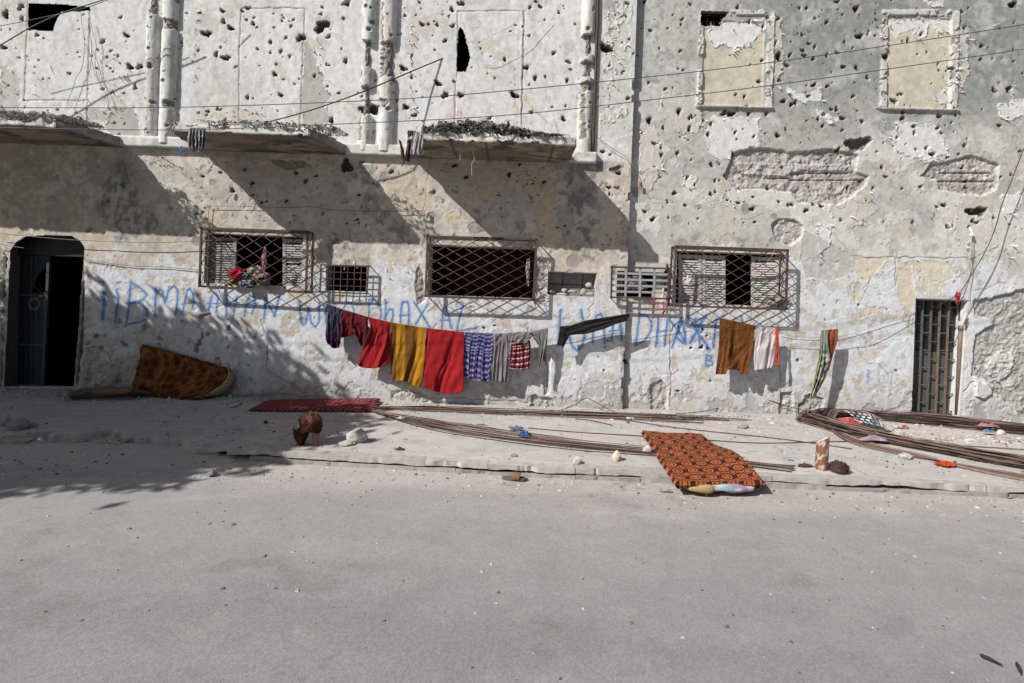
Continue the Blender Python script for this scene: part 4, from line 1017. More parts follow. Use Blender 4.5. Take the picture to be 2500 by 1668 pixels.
# kerb stones: an upper and a lower course, each stone its own piece
def kerb_piece(x0, x1, zt, zb, yf, depth, sd, amp=.012, col=(.40, .385, .37)):
    xm = (x0 + x1) / 2; ky = float(kerb_y(xm)); sl_ = float((kerb_y(x1) - kerb_y(x0)) / (x1 - x0))
    def wp(V, V0):
        V[:, 1] += (V0[:, 0] - xm) * sl_
        top = V0[:, 2] > zt - 1e-4; V[:, 2] = np.where(top, zt + (V[:, 2] - zt) * .15, V[:, 2]); bt_ = V0[:, 2] < zb + 1e-4; V[:, 2] = np.where(bt_, V[:, 2] + (fbm(V0[:, 0] * 2.2, V0[:, 0] * 0, sd + 3, 6, .65) - .5) * .06, V[:, 2])
        c = fbm(V0[:, 0] * 5, V0[:, 0] * 0 + sd, sd, 4, .6)
        V[:, 1] += np.where(V0[:, 1] < ky + yf + .01, np.maximum(0, c - .58) * .20, 0)
        return V
    o = rough_box('kerb_stone', (x0, ky + yf, zb), (x1, ky + yf + depth, zt), .028, amp, lambda V: A(col) * (.8 + .4 * fbm(V[:, 0] * 8, V[:, 1] * 8 + V[:, 2] * 9, sd, 4, .6))[:, None], M_CONC, pavement, sd, wp)
    o.data.set_sharp_from_angle(angle=math.radians(38))
    return o
random.seed(21)
x = -3.5; sd = 0
while x < 10.5:
    l = random.uniform(.5, 2.0); sd += 1
    kerb_piece(x, x + l - .003, .0, -.054 - random.uniform(0, .010), random.uniform(-.008, .008), .16, sd, .007, random.choice(((.40, .38, .355), (.385, .365, .34), (.36, .345, .325)))); x += l
x = -3.2
while x < 10.5:
    l = random.uniform(.4, 1.0); sd += 1
    kerb_piece(x, x + l - .004, -.084 - random.choice((-.02, -.012, 0, .004, .010)), -.17, random.uniform(-.022, -.006), .2, sd, .010, random.choice(((.33, .31, .29), (.29, .275, .26)))); x += l
x = -8.6
while x < -3.6:
    l = random.uniform(.2, .6); sd += 1
    if random.random() < .6: kerb_piece(x, x + l * .8, -.03 - random.uniform(0, .04), -.14, random.uniform(.05, .35), random.uniform(.12, .25), sd, .02, (.33, .30, .27))
    x += l
random.seed(33)
ry = np.concatenate([np.linspace(-40, -2, 14), np.arange(-1.5, 2.0, .08), np.arange(2.0, 4.4, .035), np.arange(4.45, 6.75, .02)])
rx = np.concatenate([np.linspace(-60, -11, 14), np.arange(-10.9, 10.9, .045), np.linspace(11, 60, 14)])
RX, RY = np.meshgrid(rx, ry)
dk_ = kerb_y(RX) - RY
RZ = -.14 + (fbm(RX * .5, RY * .5, 3) - .5) * .03 + sm(.5, 0, dk_) * .02 * fbm(RX * 2, RY * 2, 4)
brk = sm(-3.0, -4.6, RX)
RZ += brk * sm(.75, .1, dk_ + (fbm(RX * 1.5, RY * 2, 6) - .5) * .6) * .06
RZ += (fbm(RX * 12, RY * 12, 8, 3) - .5) * .006 * (RY > 4.4)
n_r = fbm(RX * .8, RY * 2.2, 9, 5, .6)
RC = A((.222, .218, .223)) * (.9 + .2 * n_r)[..., None]
sand = np.clip(sm(1.1, .15, dk_ + (fbm(RX * 1.2, RY * 3, 10, 5, .6) - .5) * 1.3), 0, 1)
k = sand[..., None] * .85; RC = RC * (1 - k) + A((.42, .385, .345)) * k
k = (sm(3.4, .6, dk_ + (fbm(RX * .6, RY * 1.2, 13, 5, .6) - .5) * 2) * .45)[..., None]; RC = RC * (1 - k) + A((.33, .315, .305)) * k
k = (sm(.58, .66, fbm(RX * 1.0, RY * 2.4, 15, 5, .6)) * .35 * sm(2.2, .6, dk_))[..., None]; RC = RC * (1 - k) + A((.31, .295, .28)) * k
for (fx_, fy_, a_) in ((.22, .6, .5), (.35, .8, .45)):
    ck = np.abs(fbm(RX * fx_ + 5, RY * fy_, 61 + int(fx_ * 50), 6, .6) - a_); kk = (sm(.004, .001, ck) * .40 * (RY > -1.4) * sm(.52, .6, fbm(RX * .4, RY * .4, 77, 3)))[..., None]; RC = RC * (1 - kk) + A((.13, .125, .12)) * kk
k = (sm(.58, .70, fbm(RX * .16, RY * 1.6, 71, 5, .6)) * .30 * sm(1.2, 2.2, dk_))[..., None]; RC = RC * (1 - k) + A((.20, .195, .195)) * k
k = (sm(.64, .70, fbm(RX * 1.4, RY * 1.8, 73, 5, .6)) * .45 * sm(1.0, 2.0, dk_))[..., None]; RC = RC * (1 - k) + A((.17, .165, .165)) * k
k = (sm(.66, .72, fbm(RX * 5, RY * 7, 25, 3, .5)) * .14 * sm(.4, 1.2, dk_))[..., None]; RC = RC * (1 - k) + A((.34, .32, .30)) * k
road = fast_mesh('road', np.stack([RX, RY, RZ], -1).reshape(-1, 3), grid_quads(len(ry), len(rx)), RC.reshape(-1, 3), M_ROAD)
tag(road, 'worn grey asphalt road with sand drifted against the kerb', None, None, 'structure')
def road_z(x, y): 
    i = min(np.searchsorted(rx, x), len(rx) - 1); j = min(np.searchsorted(ry, y), len(ry) - 1); return float(RZ[j, i])
ter = MB(); ter.box((-120, -120, -.6), (120, 120, -.4), None, (.3, .28, .25))
tag(ter.build('ground', M_PAVE), 'bare sandy ground under the street', None, None, 'structure')

# ------------------------------------------------------------------ washing on the lines
def linear(pts, t):
    """piecewise interpolation of 2-tuples along index"""
    n = len(pts) - 1; s = min(max(t, 0), 1) * n; i = min(int(s), n - 1); f = s - i; f = f * f * (3 - 2 * f) * .5 + f * .5
    return (pts[i][0] * (1 - f) + pts[i + 1][0] * f, pts[i][1] * (1 - f) + pts[i + 1][1] * f)
def sheet(rows, Y, colf, nu=56, nv=64, amp=.025, nf=3.0, sd=0, hem=None, lean=0.0, wave=2.0, y0off=0.0, grow=1.0):
    Ls = [r[0] for r in rows]; Rs = [r[1] for r in rows]
    V = np.zeros((nv, nu, 3)); U = np.linspace(0, 1, nu); Vv = np.linspace(0, 1, nv)
    UU, VV = np.meshgrid(U, Vv)
    for j, v in enumerate(Vv):
        L = linear(Ls, v); R = linear(Rs, v)
        for i, u in enumerate(U):
            px = L[0] * (1 - u) + R[0] * u; py = L[1] * (1 - u) + R[1] * u
            if hem: py += hem(u) * v ** 2
            ph = nf * 6.283 * u + sd * 1.3 + 1.2 * math.sin(v * 3 + sd) + .8 * math.sin(u * 9 + v * 4 + sd)
            fold = math.sin(ph) * .6 + .4 * math.sin(ph * 2.3 + 1.7 * v + sd)
            off = amp * fold * (.12 + .88 * min(1, v * 1.6) * grow)
            off += .020 * (mnoise.noise(Vector((u * 4 + sd * 3, v * 5, sd))))* (0.3 + v)
            off += .014 * mnoise.noise(Vector((u * 5 + sd * 3, v * 6 + u * 4, sd))) + .004 * mnoise.noise(Vector((u * 14 + sd, v * 13, sd * 2)))
            px += wave * math.cos(ph) * min(1, v * 2) * .5
            p = W(px, py, Y - off + y0off - lean * v)
            V[j, i] = p
    return V, colf(UU, VV)
def garment(name, label, cat, sheets, group=None, mat=None):
    Vs = []; Qs = []; Cs = []; off = 0
    for V, Cc in sheets:
        nv, nu = V.shape[:2]; Vs.append(V.reshape(-1, 3)); Cs.append(Cc.reshape(-1, 3)); Qs.append(grid_quads(nv, nu, None, off)[:, ::-1]); off += nu * nv
    V = np.concatenate(Vs)
    o = fast_mesh(name, V, np.concatenate(Qs), np.concatenate(Cs), mat or M_CLOTH)
    md = o.modifiers.new('thick', 'SOLIDIFY'); md.thickness = .004
    tag(o, label, cat, group); return o
def flat(c):
    def f(U, V): k_ = 1 - .35 * (sm(.030, .022, 1 - V) * sm(.012, .018, 1 - V)); return A(c) * ((.78 + .36 * fbm(U * 5, V * 4, 3)) * k_)[..., None] + .012
    return f
def both(rows, Y, cf, back_rows=None, backc=None, **kw):
    """cloth folded over the line: a front fall and a shorter back fall"""
    hemf = kw.pop('hem', None)
    a = sheet(rows, Y - .012, cf, hem=hemf, **kw)
    kb = dict(kw); kb['sd'] = kw.get('sd', 0) + 5; kb['amp'] = kw.get('amp', .02) * .6
    rb = back_rows or [r for r in rows[:-1]] + [tuple((rows[-1][q][0] * .85 + rows[-2][q][0] * .15, rows[-1][q][1] * .85 + rows[-2][q][1] * .15) for q in (0, 1))]
    b = sheet(rb, Y + .016, backc or cf, **kb)
    return [a, b]
YA = YL - .22; YC = YR - .28
GRP = 'washing hung out on the clothesline'
def purple(U, V):
    s = (np.sin(U * 38) > .2) * .6; c = A((.045, .035, .06)) + s[..., None] * A((.07, .065, .08)) * fbm(U * 20, V * 60, 4)[..., None] * 1.6
    k = sm(.80, .84, V)[..., None]; return c * (1 - k) + A((.07, .012, .045)) * k
garment('shawl', 'narrow dark purple striped shawl, first cloth hanging beside the dark red blouse', 'shawl',
        both([((804, 744), (838, 756)), ((799, 785), (834, 798)), ((794, 830), (829, 848))], YA, purple, nu=40, nf=2.5, amp=.03, sd=1, hem=lambda u: 10 * math.sin(u * 3.14)), GRP)
garment('blouse', 'crumpled dark red blouse hanging between the purple shawl and the bright red skirt', 'blouse',
        both([((838, 756), (899, 774)), ((832, 790), (899, 800)), ((829, 826), (896, 812))], YA, flat((.12, .006, .010)), nf=2, amp=.045, sd=2, hem=lambda u: 32 * math.exp(-((u - .80) / .13) ** 2) - 6 * math.exp(-((u - .5) / .1) ** 2)), GRP)
sk = both([((898, 774), (955, 787)), ((905, 802), (954, 822)), ((893, 835), (954, 850)), ((874, 892), (953, 886))], YA, flat((.30, .007, .010)), nf=1.0, amp=.05, sd=3, hem=lambda u: 9 * abs(math.sin(u * 3.14)) ** .6 * (1 if u < .97 else .5), grow=1.4)
sk[0][0][..., 1] -= .06 * np.sin(np.linspace(0, 1, 56) * 3.1415)[None, :] * np.linspace(0, 1, 64)[:, None] ** 2
garment('skirt', 'bright red skirt flaring open at its hem beside the mustard striped cloth', 'skirt', sk, GRP)
def yellow(U, V):
    c = np.zeros(U.shape + (3,)) + A((.40, .19, .018)); k = ((U > .14) & (U < .0)) | ((U > .40) & (U < .70)) | (U < .14)
    c[k] = (.17, .085, .02); c *= (.9 + .15 * fbm(U * 40, V * 3, 4))[..., None]; return c
garment('striped_cloth', 'mustard yellow cloth with broad brown stripes on the long clothesline', 'cloth',
        both([((955, 787), (1040, 801)), ((955, 860), (1038, 880)), ((957, 933), (1028, 946))], YA, yellow, nf=1.6, amp=.045, sd=4, hem=lambda u: -8 * math.sin(u * 3.14 * 1.5) * (u < .67)), GRP)
garment('sheet', 'large plain red sheet, lowest hanging cloth of the long clothesline', 'sheet',
        both([((1041, 801), (1134, 811)), ((1037, 880), (1132, 900)), ((1035, 945), (1131, 958))], YA, flat((.34, .007, .012)), nf=1.2, amp=.045, sd=5, hem=lambda u: 9 * math.sin(u * 3.14)), GRP)
def tiedye(U, V):
    w = .5 + .5 * np.sin((V * 11.5 + .22 * np.sin(U * 14) + .12 * np.sin(U * 40)) * 6.283)
    w = w * (.6 + .8 * fbm(U * 16, V * 16, 6)); k = np.clip(sm(.45, .9, w), 0, 1)[..., None]
    c = A((.035, .033, .12)) * (1 - k) + A((.27, .28, .46)) * k
    k = sm(.55, .7, fbm(U * 3, V * 9, 8))[..., None] * .4; return c * (1 - k) + A((.10, .04, .16)) * k
garment('tie_dyed_skirt', 'blue and violet tie dyed skirt with wavy bands beside the red sheet', 'skirt',
        both([((1136, 811), (1204, 814)), ((1129, 850), (1201, 866)), ((1128, 920), (1193, 932))], YA, tiedye, nf=4, amp=.018, sd=6, hem=lambda u: 4 * math.sin(u * 3.14)), GRP)
garment('dress', 'plain grey gathered dress hanging between the tie dyed skirt and plaid dress', 'dress',
        both([((1205, 814), (1245, 815)), ((1204, 834), (1247, 838)), ((1198, 880), (1243, 885)), ((1194, 928), (1238, 936))], YA, flat((.24, .215, .225)), nf=4.5, amp=.020, sd=7), GRP)
def plaid(U, V):
    c = np.zeros(U.shape + (3,)) + A((.03, .015, .018))
    vv = V * 9 + .4 * U; uu = U * 9
    r = ((vv % 1) < .45) & ((uu % 1) < .62); c[r] = (.42, .015, .018)
    w = ((vv % 1) > .80); c[w] = (.50, .47, .48); w2 = ((uu % 1) > .92) & ~w; c[w2] = (.16, .12, .13)
    return c
garment('plaid_dress', 'red black and white plaid dress hanging half under the grey cardigan', 'dress',
        both([((1251, 815), (1291, 812)), ((1246, 850), (1296, 845)), ((1235, 897), (1294, 900))], YA, plaid, nu=110, nv=120, nf=3, amp=.022, sd=8, hem=lambda u: 5 * math.sin(u * 3.14)), GRP)
garment('cardigan', 'thin grey cardigan slung over the line with one sleeve trailing down', 'cardigan',
        [sheet([((1289, 811), (1337, 801)), ((1300, 820), (1335, 822)), ((1316, 838), (1331, 850)), ((1317, 870), (1323, 880)), ((1311, 912), (1314, 914))], YA - .02, flat((.22, .205, .205)), nf=1.5, amp=.015, sd=9),
         sheet([((1237, 813), (1296, 810)), ((1246, 828), (1297, 824)), ((1262, 838), (1286, 838))], YA - .04, flat((.23, .215, .215)), nv=24, nf=1, amp=.012, sd=10),
         sheet([((1292, 812), (1338, 802)), ((1305, 830), (1336, 835)), ((1322, 850), (1333, 860)), ((1328, 880), (1331, 884))], YA + .02, flat((.20, .185, .185)), nf=1.5, amp=.012, sd=11)], GRP)
blk = flat((.012, .013, .013))
garment('trousers', 'black trousers pegged by one leg and blown sideways above the blue writing', 'trousers',
        [sheet([((1368, 797), (1374, 820)), ((1392, 795), (1398, 818)), ((1430, 783), (1436, 815)), ((1470, 776), (1475, 803)), ((1510, 770), (1512, 789)), ((1539, 765), (1530, 784))], YA - .02, blk, nu=24, nv=90, nf=1, amp=.02, sd=12, grow=.6),
         sheet([((1367, 797), (1394, 814)), ((1363, 820), (1388, 824)), ((1361, 841), (1376, 847))], YA - .05, blk, nu=24, nv=30, nf=1, amp=.012, sd=13)], GRP)
def brown(U, V):
    c = A((.17, .068, .018)) * (.92 + .15 * fbm(U * 5, V * 5, 3))[..., None] * np.ones(3)
    a, b = worley(U * 20, V * 30, 5)[:2]; c[a < .26] = (.07, .025, .012); return c
def bhem(u): return -11 * (sm(.30, .38, u) * sm(.78, .70, u)) + 2
br = both([((1757, 776), (1844, 795)), ((1755, 845), (1839, 850)), ((1748, 912), (1824, 912))], YC, brown, nu=100, nv=110, nf=1.4, amp=.045, sd=14, hem=lambda u: float(bhem(u)))
garment('brown_cloth', 'brown dotted cloth hanging on the short line below the lattice window', 'cloth', br, GRP)
garment('towel', 'white towel hanging right beside the brown dotted cloth', 'towel',
        both([((1848, 798), (1894, 801)), ((1845, 815), (1893, 815)), ((1838, 850), (1893, 850)), ((1841, 905), (1885, 899))], YC, flat((.56, .50, .515)), nf=.9, amp=.035, sd=15, backc=flat((.55, .28, .26))), GRP)
garment('red_strip', 'narrow bright orange red strip of cloth at the edge of the white towel', 'cloth',
        [sheet([((1893, 801), (1900, 802)), ((1893, 850), (1901, 850)), ((1894, 893), (1902, 894))], YC - .02, flat((.62, .06, .02)), nu=8, nv=30, nf=.5, amp=.008, sd=16)], GRP)
def scarfc(U, V):
    c = np.zeros(U.shape + (3,)) + A((.36, .37, .33)); s = (np.sin(U * 40 + 3 * V) > .3); c[s] = (.10, .10, .10)
    g = fbm(U * 5, V * 14, 5, 4, .6) > .54; c[g & (V > .35)] = (.045, .065, .03)
    g = (fbm(U * 4, V * 10, 15, 4, .6) > .58) & (V > .4); c[g] = (.55, .55, .43); g = (U < .18) & (V > .4); c[g] = (.24, .30, .05)
    g = (U > .85) & (V > .75); c[g] = (.55, .10, .03); return c
garment('scarf', 'twisted rust and green patterned scarf hanging alone on the short line', 'scarf',
        [sheet([((2011, 806), (2046, 803)), ((2019, 830), (2046, 830)), ((2025, 860), (2038, 858)), ((2020, 905), (2024, 905))], YC - .01, flat((.30, .075, .03)), nf=2, amp=.025, sd=17),
         sheet([((2005, 806), (2020, 806)), ((2003, 840), (2023, 840)), ((1997, 880), (2029, 880)), ((1988, 925), (2016, 922)), ((1975, 975), (1990, 968))], YC - .06, scarfc, nu=50, nv=90, nf=3, amp=.02, sd=18)], GRP)

# lines, cables
def wire(name, label, cat, pts, r, col, Yf, n=10, group=None, mat=None, parent=None):
    P = [W(x, y, Yf(x) if callable(Yf) else Yf) for x, y in pts]; out = []
    for i in range(len(P) - 1):
        a = P[max(i - 1, 0)]; b = P[i]; c = P[i + 1]; d = P[min(i + 2, len(P) - 1)]
        for k in range(n):
            t = k / n; out.append(.5 * ((2 * b) + (c - a) * t + (2 * a - 5 * b + 4 * c - d) * t * t + (3 * b - a - 3 * c + d) * t ** 3))
    out.append(P[-1])
    o = MB().tube(out, r, 6, col).build(name, mat or M_CABLE, parent, True)
    if label: tag(o, label, cat, group)
    return o
wire('clothesline', 'long thin clothesline sagging under the red washing', 'clothesline', [(740, 722), (804, 743), (898, 774), (955, 787), (1040, 801), (1134, 811), (1204, 814), (1293, 810), (1337, 800), (1370, 796), (1440, 780), (1539, 764), (1645, 748)], .004, (.35, .33, .30), YA)
wire('clothesline', 'short clothesline with the brown cloth and towel, tied to the gate', 'clothesline', [(1642, 750), (1700, 765), (1759, 776), (1846, 796), (1940, 804), (2011, 806), (2046, 803), (2120, 788), (2234, 768)], .004, (.38, .30, .28), lambda x: YC if x < 2180 else YC + .2)
wire('loose_cord', 'grey cord hanging slack under the line with the scarf', 'cord', [(1905, 815), (1945, 822), (2005, 824), (2060, 820), (2150, 792), (2234, 768)], .004, (.25, .25, .25), lambda x: YR - .05)
wire('overhead_cable', 'upper of the two thin cables running the whole width of the street', 'cable', [(-200, 262), (0, 263), (436, 262), (850, 248), (1108, 233), (1414, 205), (1675, 178), (1872, 154), (2159, 113), (2500, 60), (2700, 25)], .0055, (.06, .06, .065), 6.9)
wire('overhead_cable', 'lower of the two thin cables running the whole width of the street', 'cable', [(-200, 306), (0, 312), (436, 317), (850, 302), (1254, 280), (1675, 234), (1886, 208), (2159, 170), (2500, 120), (2700, 84)], .0055, (.06, .06, .065), 6.9)
wire('power_cable', 'thick black cable rising from the rubbish balcony into the wall slit', 'cable', [(600, 322), (640, 303), (750, 272), (850, 238), (923, 209), (1020, 168), (1116, 128), (1128, 122)], .011, (.03, .03, .032), lambda x: 8.6 + max(0, (x - 850) / 266) * .85)
wire('power_cable', 'thick dark cable crossing the broken hole in the upper corner', 'cable', [(-60, 145), (0, 111), (70, 70), (150, 33), (258, -2), (330, -30)], .010, (.03, .03, .032), 8.7)
wire('power_cable', 'thin cable just above the thick one in the upper corner', 'cable', [(-60, 80), (0, 64), (70, 50), (145, 34), (220, 16), (300, -15)], .006, (.05, .05, .05), 8.75)
wire('wall_wire', 'thin wire looping from the wall slit over the blind panel', 'wire', [(1138, 102), (1170, 102), (1205, 85), (1250, 62), (1280, 28), (1310, -5)], .0035, (.25, .24, .23), YL - .25)
wire('wall_wire', 'low wire running from the dark doorway to the lattice window', 'wire', [(-20, 568), (70, 577), (150, 584), (220, 588), (330, 592), (400, 592), (450, 590), (500, 588), (570, 586)], .006, (.14, .13, .12), YL - .12)
wire('wall_wire', 'second low wire below the other left of the lattice window', 'wire', [(-20, 592), (20, 600), (60, 606)], .006, (.12, .11, .10), YL - .1)
wire('wall_wire', 'faint grey wire touching the wall above the blue letters', 'wire', [(205, 634), (260, 642), (330, 650), (400, 652), (488, 660)], .006, (.18, .17, .16), YL - .03)
wire('wall_wire', 'brown wire strung level under the balconies to a white insulator', 'wire', [(505, 502), (515, 503), (600, 504), (700, 507), (760, 505), (830, 514), (950, 516), (1040, 515)], .0055, (.16, .12, .10), YL - .05)
wire('wall_wire', 'short wire dropping from the level one above the lattice window', 'wire', [(512, 503), (508, 530), (510, 552), (522, 575)], .005, (.18, .14, .12), YL - .04)
wire('wall_wire', 'brown wire slanting down from the drainpipe to the red knot', 'wire', [(1420, 290), (1455, 330), (1490, 360), (1530, 385), (1545, 420), (1562, 448)], .005, (.20, .12, .10), lambda x: YL - .06)
wire('wall_wire', 'pink cord tied across the third lattice window', 'cord', [(1892, 607), (1885, 625), (1865, 650), (1845, 668)], .004, (.45, .16, .15), YR - .30)
wire('power_cable', 'black cable swinging down to the red knot above the iron gate', 'cable', [(2530, 300), (2500, 363), (2470, 440), (2446, 500), (2428, 562), (2405, 615), (2381, 656), (2360, 690), (2341, 716), (2310, 736), (2290, 745)], .008, (.03, .03, .03), lambda x: YR - .30)
wire('lamp_cord', 'pale cord hanging from the bulb holder to the red knot', 'cord', [(2372, 575), (2371, 610), (2362, 650), (2350, 690), (2338, 715)], .006, (.35, .35, .34), YR - .12)
wire('lamp_cord', 'second pale cord hanging straight from the bulb holder to the gate head', 'cord', [(2371, 560), (2370, 610), (2373, 660), (2367, 700), (2365, 735)], .005, (.33, .33, .32), YR - .06)
for pts in ([(198, 30), (200, 60), (206, 90), (206, 120), (200, 165), (186, 190), (180, 210), (170, 235), (166, 252), (180, 265), (208, 290)], [(220, 50), (228, 85), (235, 110), (232, 140), (236, 180), (248, 210), (262, 235), (266, 260)], [(207, 105), (222, 140), (232, 180), (250, 215)]):
    wire('wall_wire', {198: 'longest looping thin wire trailing from the broken hole in the upper corner', 220: 'thin wire with a slight bend trailing right of the looping one in the upper corner', 207: 'shortest thin wire crossing between the two under the broken hole'}[pts[0][0]], 'wire', pts, .004, (.16, .15, .14), YL - .06, group='tangled wires under the upper broken hole')
wire('green_cord', 'green and purple cord dangling below the rubbish heaped balcony', 'cord', [(1052, 345), (1052, 380), (1046, 420), (1040, 450), (1038, 490), (1033, 512)], .004, (.12, .20, .15), YL - .95)
wire('green_cord', 'tangle of green wire hanging beside the white insulator', 'wire', [(1034, 505), (1030, 520), (1026, 535), (1030, 550), (1038, 566)], .004, (.06, .16, .09), YL - .06)
for pts in ([(1122, 345), (1124, 370), (1123, 392)], [(1153, 340), (1155, 372), (1158, 390), (1152, 400), (1152, 430)]):
    wire('hanging_thread', 'straight short pale thread hanging from the rubbish heaped balcony edge' if pts[0][0] < 1140 else 'longer crooked pale thread hanging from the rubbish heaped balcony edge', 'thread', pts, .004, (.5, .42, .34), YL - 1.0, group='threads under the rubbish balcony')
# insulator, bulb, knots
mb = MB(); p = W(1043, 517, YL - .06)
mb.tube([p, p + Vector((0, 0, -.03)), p + Vector((0, 0, -.035)), p + Vector((0, 0, -.06)), p + Vector((0, 0, -.065)), p + Vector((0, 0, -.11))], [.02, .028, .02, .028, .02, .024], 10, (.5, .48, .42))
tag(mb.build('insulator', M_METAL, None, True), 'small white ceramic insulator hanging on the wall above the middle window', 'insulator')
lb = empty('wall_lamp', W(2373, 570, YR - .05)); tag(lb, 'bare white light bulb in its holder above the iron gate', 'lamp')
p = W(2373, 570, YR - .08)
MB().tube([p + Vector((0, .06, .12)), p + Vector((0, .02, .05)), p + Vector((0, 0, .02))], [.012, .02, .024], 8, (.55, .55, .54)).build('holder', M_METAL, lb, True)
MB().tube([p + Vector((0, 0, .02)), p, p + Vector((0, 0, -.03)), p + Vector((0, 0, -.055)), p + Vector((0, 0, -.065))], [.016, .028, .036, .026, .006], 10, (.7, .7, .7)).build('bulb', mat_vc('bulb_glass', .2, .05, 10, .05, 20, .5), lb, True)

def crumple(name, label, cat, c, size, cols, sd, group=None, mat=None, h=.05, lay='ground', n=26, cut=.35):
    """rag or scrap: an irregular sheet thrown into ridges; c is its centre, size its half extents"""
    V = np.zeros((n, n, 3)); Cc = np.zeros((n, n, 3)); kp = np.ones((n - 1, n - 1), bool)
    for j in range(n):
        for i in range(n):
            a = (i / (n - 1)) * 2 - 1; b = (j / (n - 1)) * 2 - 1
            rr = math.hypot(a, b); q = mnoise.noise(Vector((a * 1.6 + sd, b * 1.6, sd * .7)))
            s_ = 1 - .35 * max(abs(a), abs(b)) * (1 if rr > 1 else 0)
            w1 = (.5 + mnoise.noise(Vector((a * 2.0 + sd * 5, b * 2.0, 1.5)))) * .8 + abs(mnoise.noise(Vector((a * 5 + sd, b * 5, 4.5)))) * .45
            hgt = h * w1 * (1.15 - min(rr, 1.1)) + .004
            x_ = a * s_ * size[0] * (1 + .5 * q) + .25 * size[0] * mnoise.noise(Vector((b * 2, sd, 0))); y_ = b * s_ * size[1] * (1 + .5 * q) + .25 * size[1] * mnoise.noise(Vector((a * 2, sd + 4, 0)))
            V[j, i] = (c[0] + x_, c[1] + y_, c[2] + hgt) if lay == 'ground' else (c[0] + x_, c[1] - hgt, c[2] + y_)
            k = mnoise.noise(Vector((a * 2.2 + sd * 2, b * 2.2, 7))) * .5 + .5
            Cc[j, i] = cols[min(int(k * len(cols)), len(cols) - 1)]
    o = fast_mesh(name, V.reshape(-1, 3), grid_quads(n, n), Cc.reshape(-1, 3), mat or M_CLOTH)
    md = o.modifiers.new('thick', 'SOLIDIFY'); md.thickness = .003
    if label: tag(o, label, cat, group)
    return o
crumple('red_knot', 'red plastic strips knotted round the black cable above the iron gate', 'knot', W(2337, 727, YR - .32), (.05, .13), [(.25, .03, .035), (.40, .05, .06)], 3, h=.06, lay='wall')
crumple('red_knot', 'faded red ribbon knotted on a nail beside the corner of the facade', 'ribbon', W(1563, 453, YR - .06), (.03, .07), [(.45, .14, .13), (.5, .3, .28)], 4, h=.04, lay='wall')
wire('red_string', 'pink red string looped under the small strap grille', 'string', [(1592, 722), (1600, 735), (1605, 748), (1600, 760), (1612, 742), (1628, 735), (1622, 755), (1615, 768)], .007, (.50, .06, .08), YL - .16)
crumple('red_ribbon', 'red ribbon end dangling under the small strap grille', 'ribbon', W(1620, 757, YL - .15), (.025, .09), [(.50, .05, .07)], 5, h=.03, lay='wall')
crumple('rag', 'dark shredded rag stuffed beside the third lattice window', 'rag', W(1628, 685, YR - .16), (.06, .25), [(.06, .055, .05), (.12, .10, .09)], 6, h=.08, lay='wall')
crumple('rag', 'grey and pink rags caught behind the small strap grille', 'rag', W(1552, 693, YL - .02), (.22, .14), [(.30, .27, .28), (.18, .15, .16), (.40, .22, .25), (.5, .46, .48)], 7, h=.10, lay='wall')
crumple('plastic_strip', 'strip of clear torn plastic hanging inside the middle lattice window', 'plastic', W(1289, 665, YL - .10), (.035, .26), [(.5, .48, .48), (.3, .3, .3)], 8, h=.04, lay='wall', mat=M_PLAST)
crumple('blue_scrap', 'small blue plastic scrap hanging at the broken end of the first balcony', 'plastic', W(441, 366, YL - .5), (.035, .07), [(.03, .12, .35)], 9, h=.03, lay='wall', mat=M_PLAST)
# things lodged in the windows
wc = W(615, 690, YL - .02)
for (dx, dz, s1, s2, cols, lab, sd) in ((-.24, .10, .16, .15, [(.50, .02, .06), (.35, .01, .04)], 'bright crimson cloth bundled behind the bars of the first lattice window', 11),
                                   (-.30, -.02, .10, .07, [(.50, .48, .03), (.2, .25, .03)], 'yellow cloth lying lowest behind the bars of the first lattice window', 12),
                                   (-.06, .08, .09, .10, [(.04, .26, .18), (.10, .12, .2)], 'green cloth between the crimson and beige bundles in the window', 13),
                                   (.06, .18, .16, .10, [(.48, .44, .36), (.40, .30, .22)], 'beige cloth topmost on the bundle in the first lattice window', 14),
                                   (.22, .04, .22, .12, [(.20, .17, .13), (.26, .22, .17), (.10, .09, .10)], 'dull brown cloth on the sill of the first lattice window', 15),
                                   (-.04, -.05, .16, .08, [(.12, .12, .18), (.3, .28, .3)], 'dark blue grey cloth at the bottom of the window bundle', 16)):
    crumple('bundled_cloth', lab, 'cloth', wc + Vector((dx, -.03 - .012 * (sd - 11), dz + .02)), (s1, s2), cols, sd, h=.14, lay='wall')
crumple('pink_cloth', 'pink striped cloth knotted over a lattice rod of the first window', 'cloth', W(645, 640, YL - .2), (.05, .24), [(.42, .24, .25), (.30, .15, .16)], 17, h=.05, lay='wall')
crumple('dusty_sack', 'dusty grey sack in the lower corner of the third lattice window', 'sack', W(1893, 735, YR - .02), (.24, .10), [(.36, .33, .31), (.22, .19, .17)], 18, h=.13, lay='wall')
crumple('plastic_rag', 'pale torn plastic tied to the rods of the third lattice window', 'plastic', W(1680, 685, YR - .28), (.10, .10), [(.5, .48, .48)], 19, h=.03, lay='wall', mat=M_PLAST, n=14)

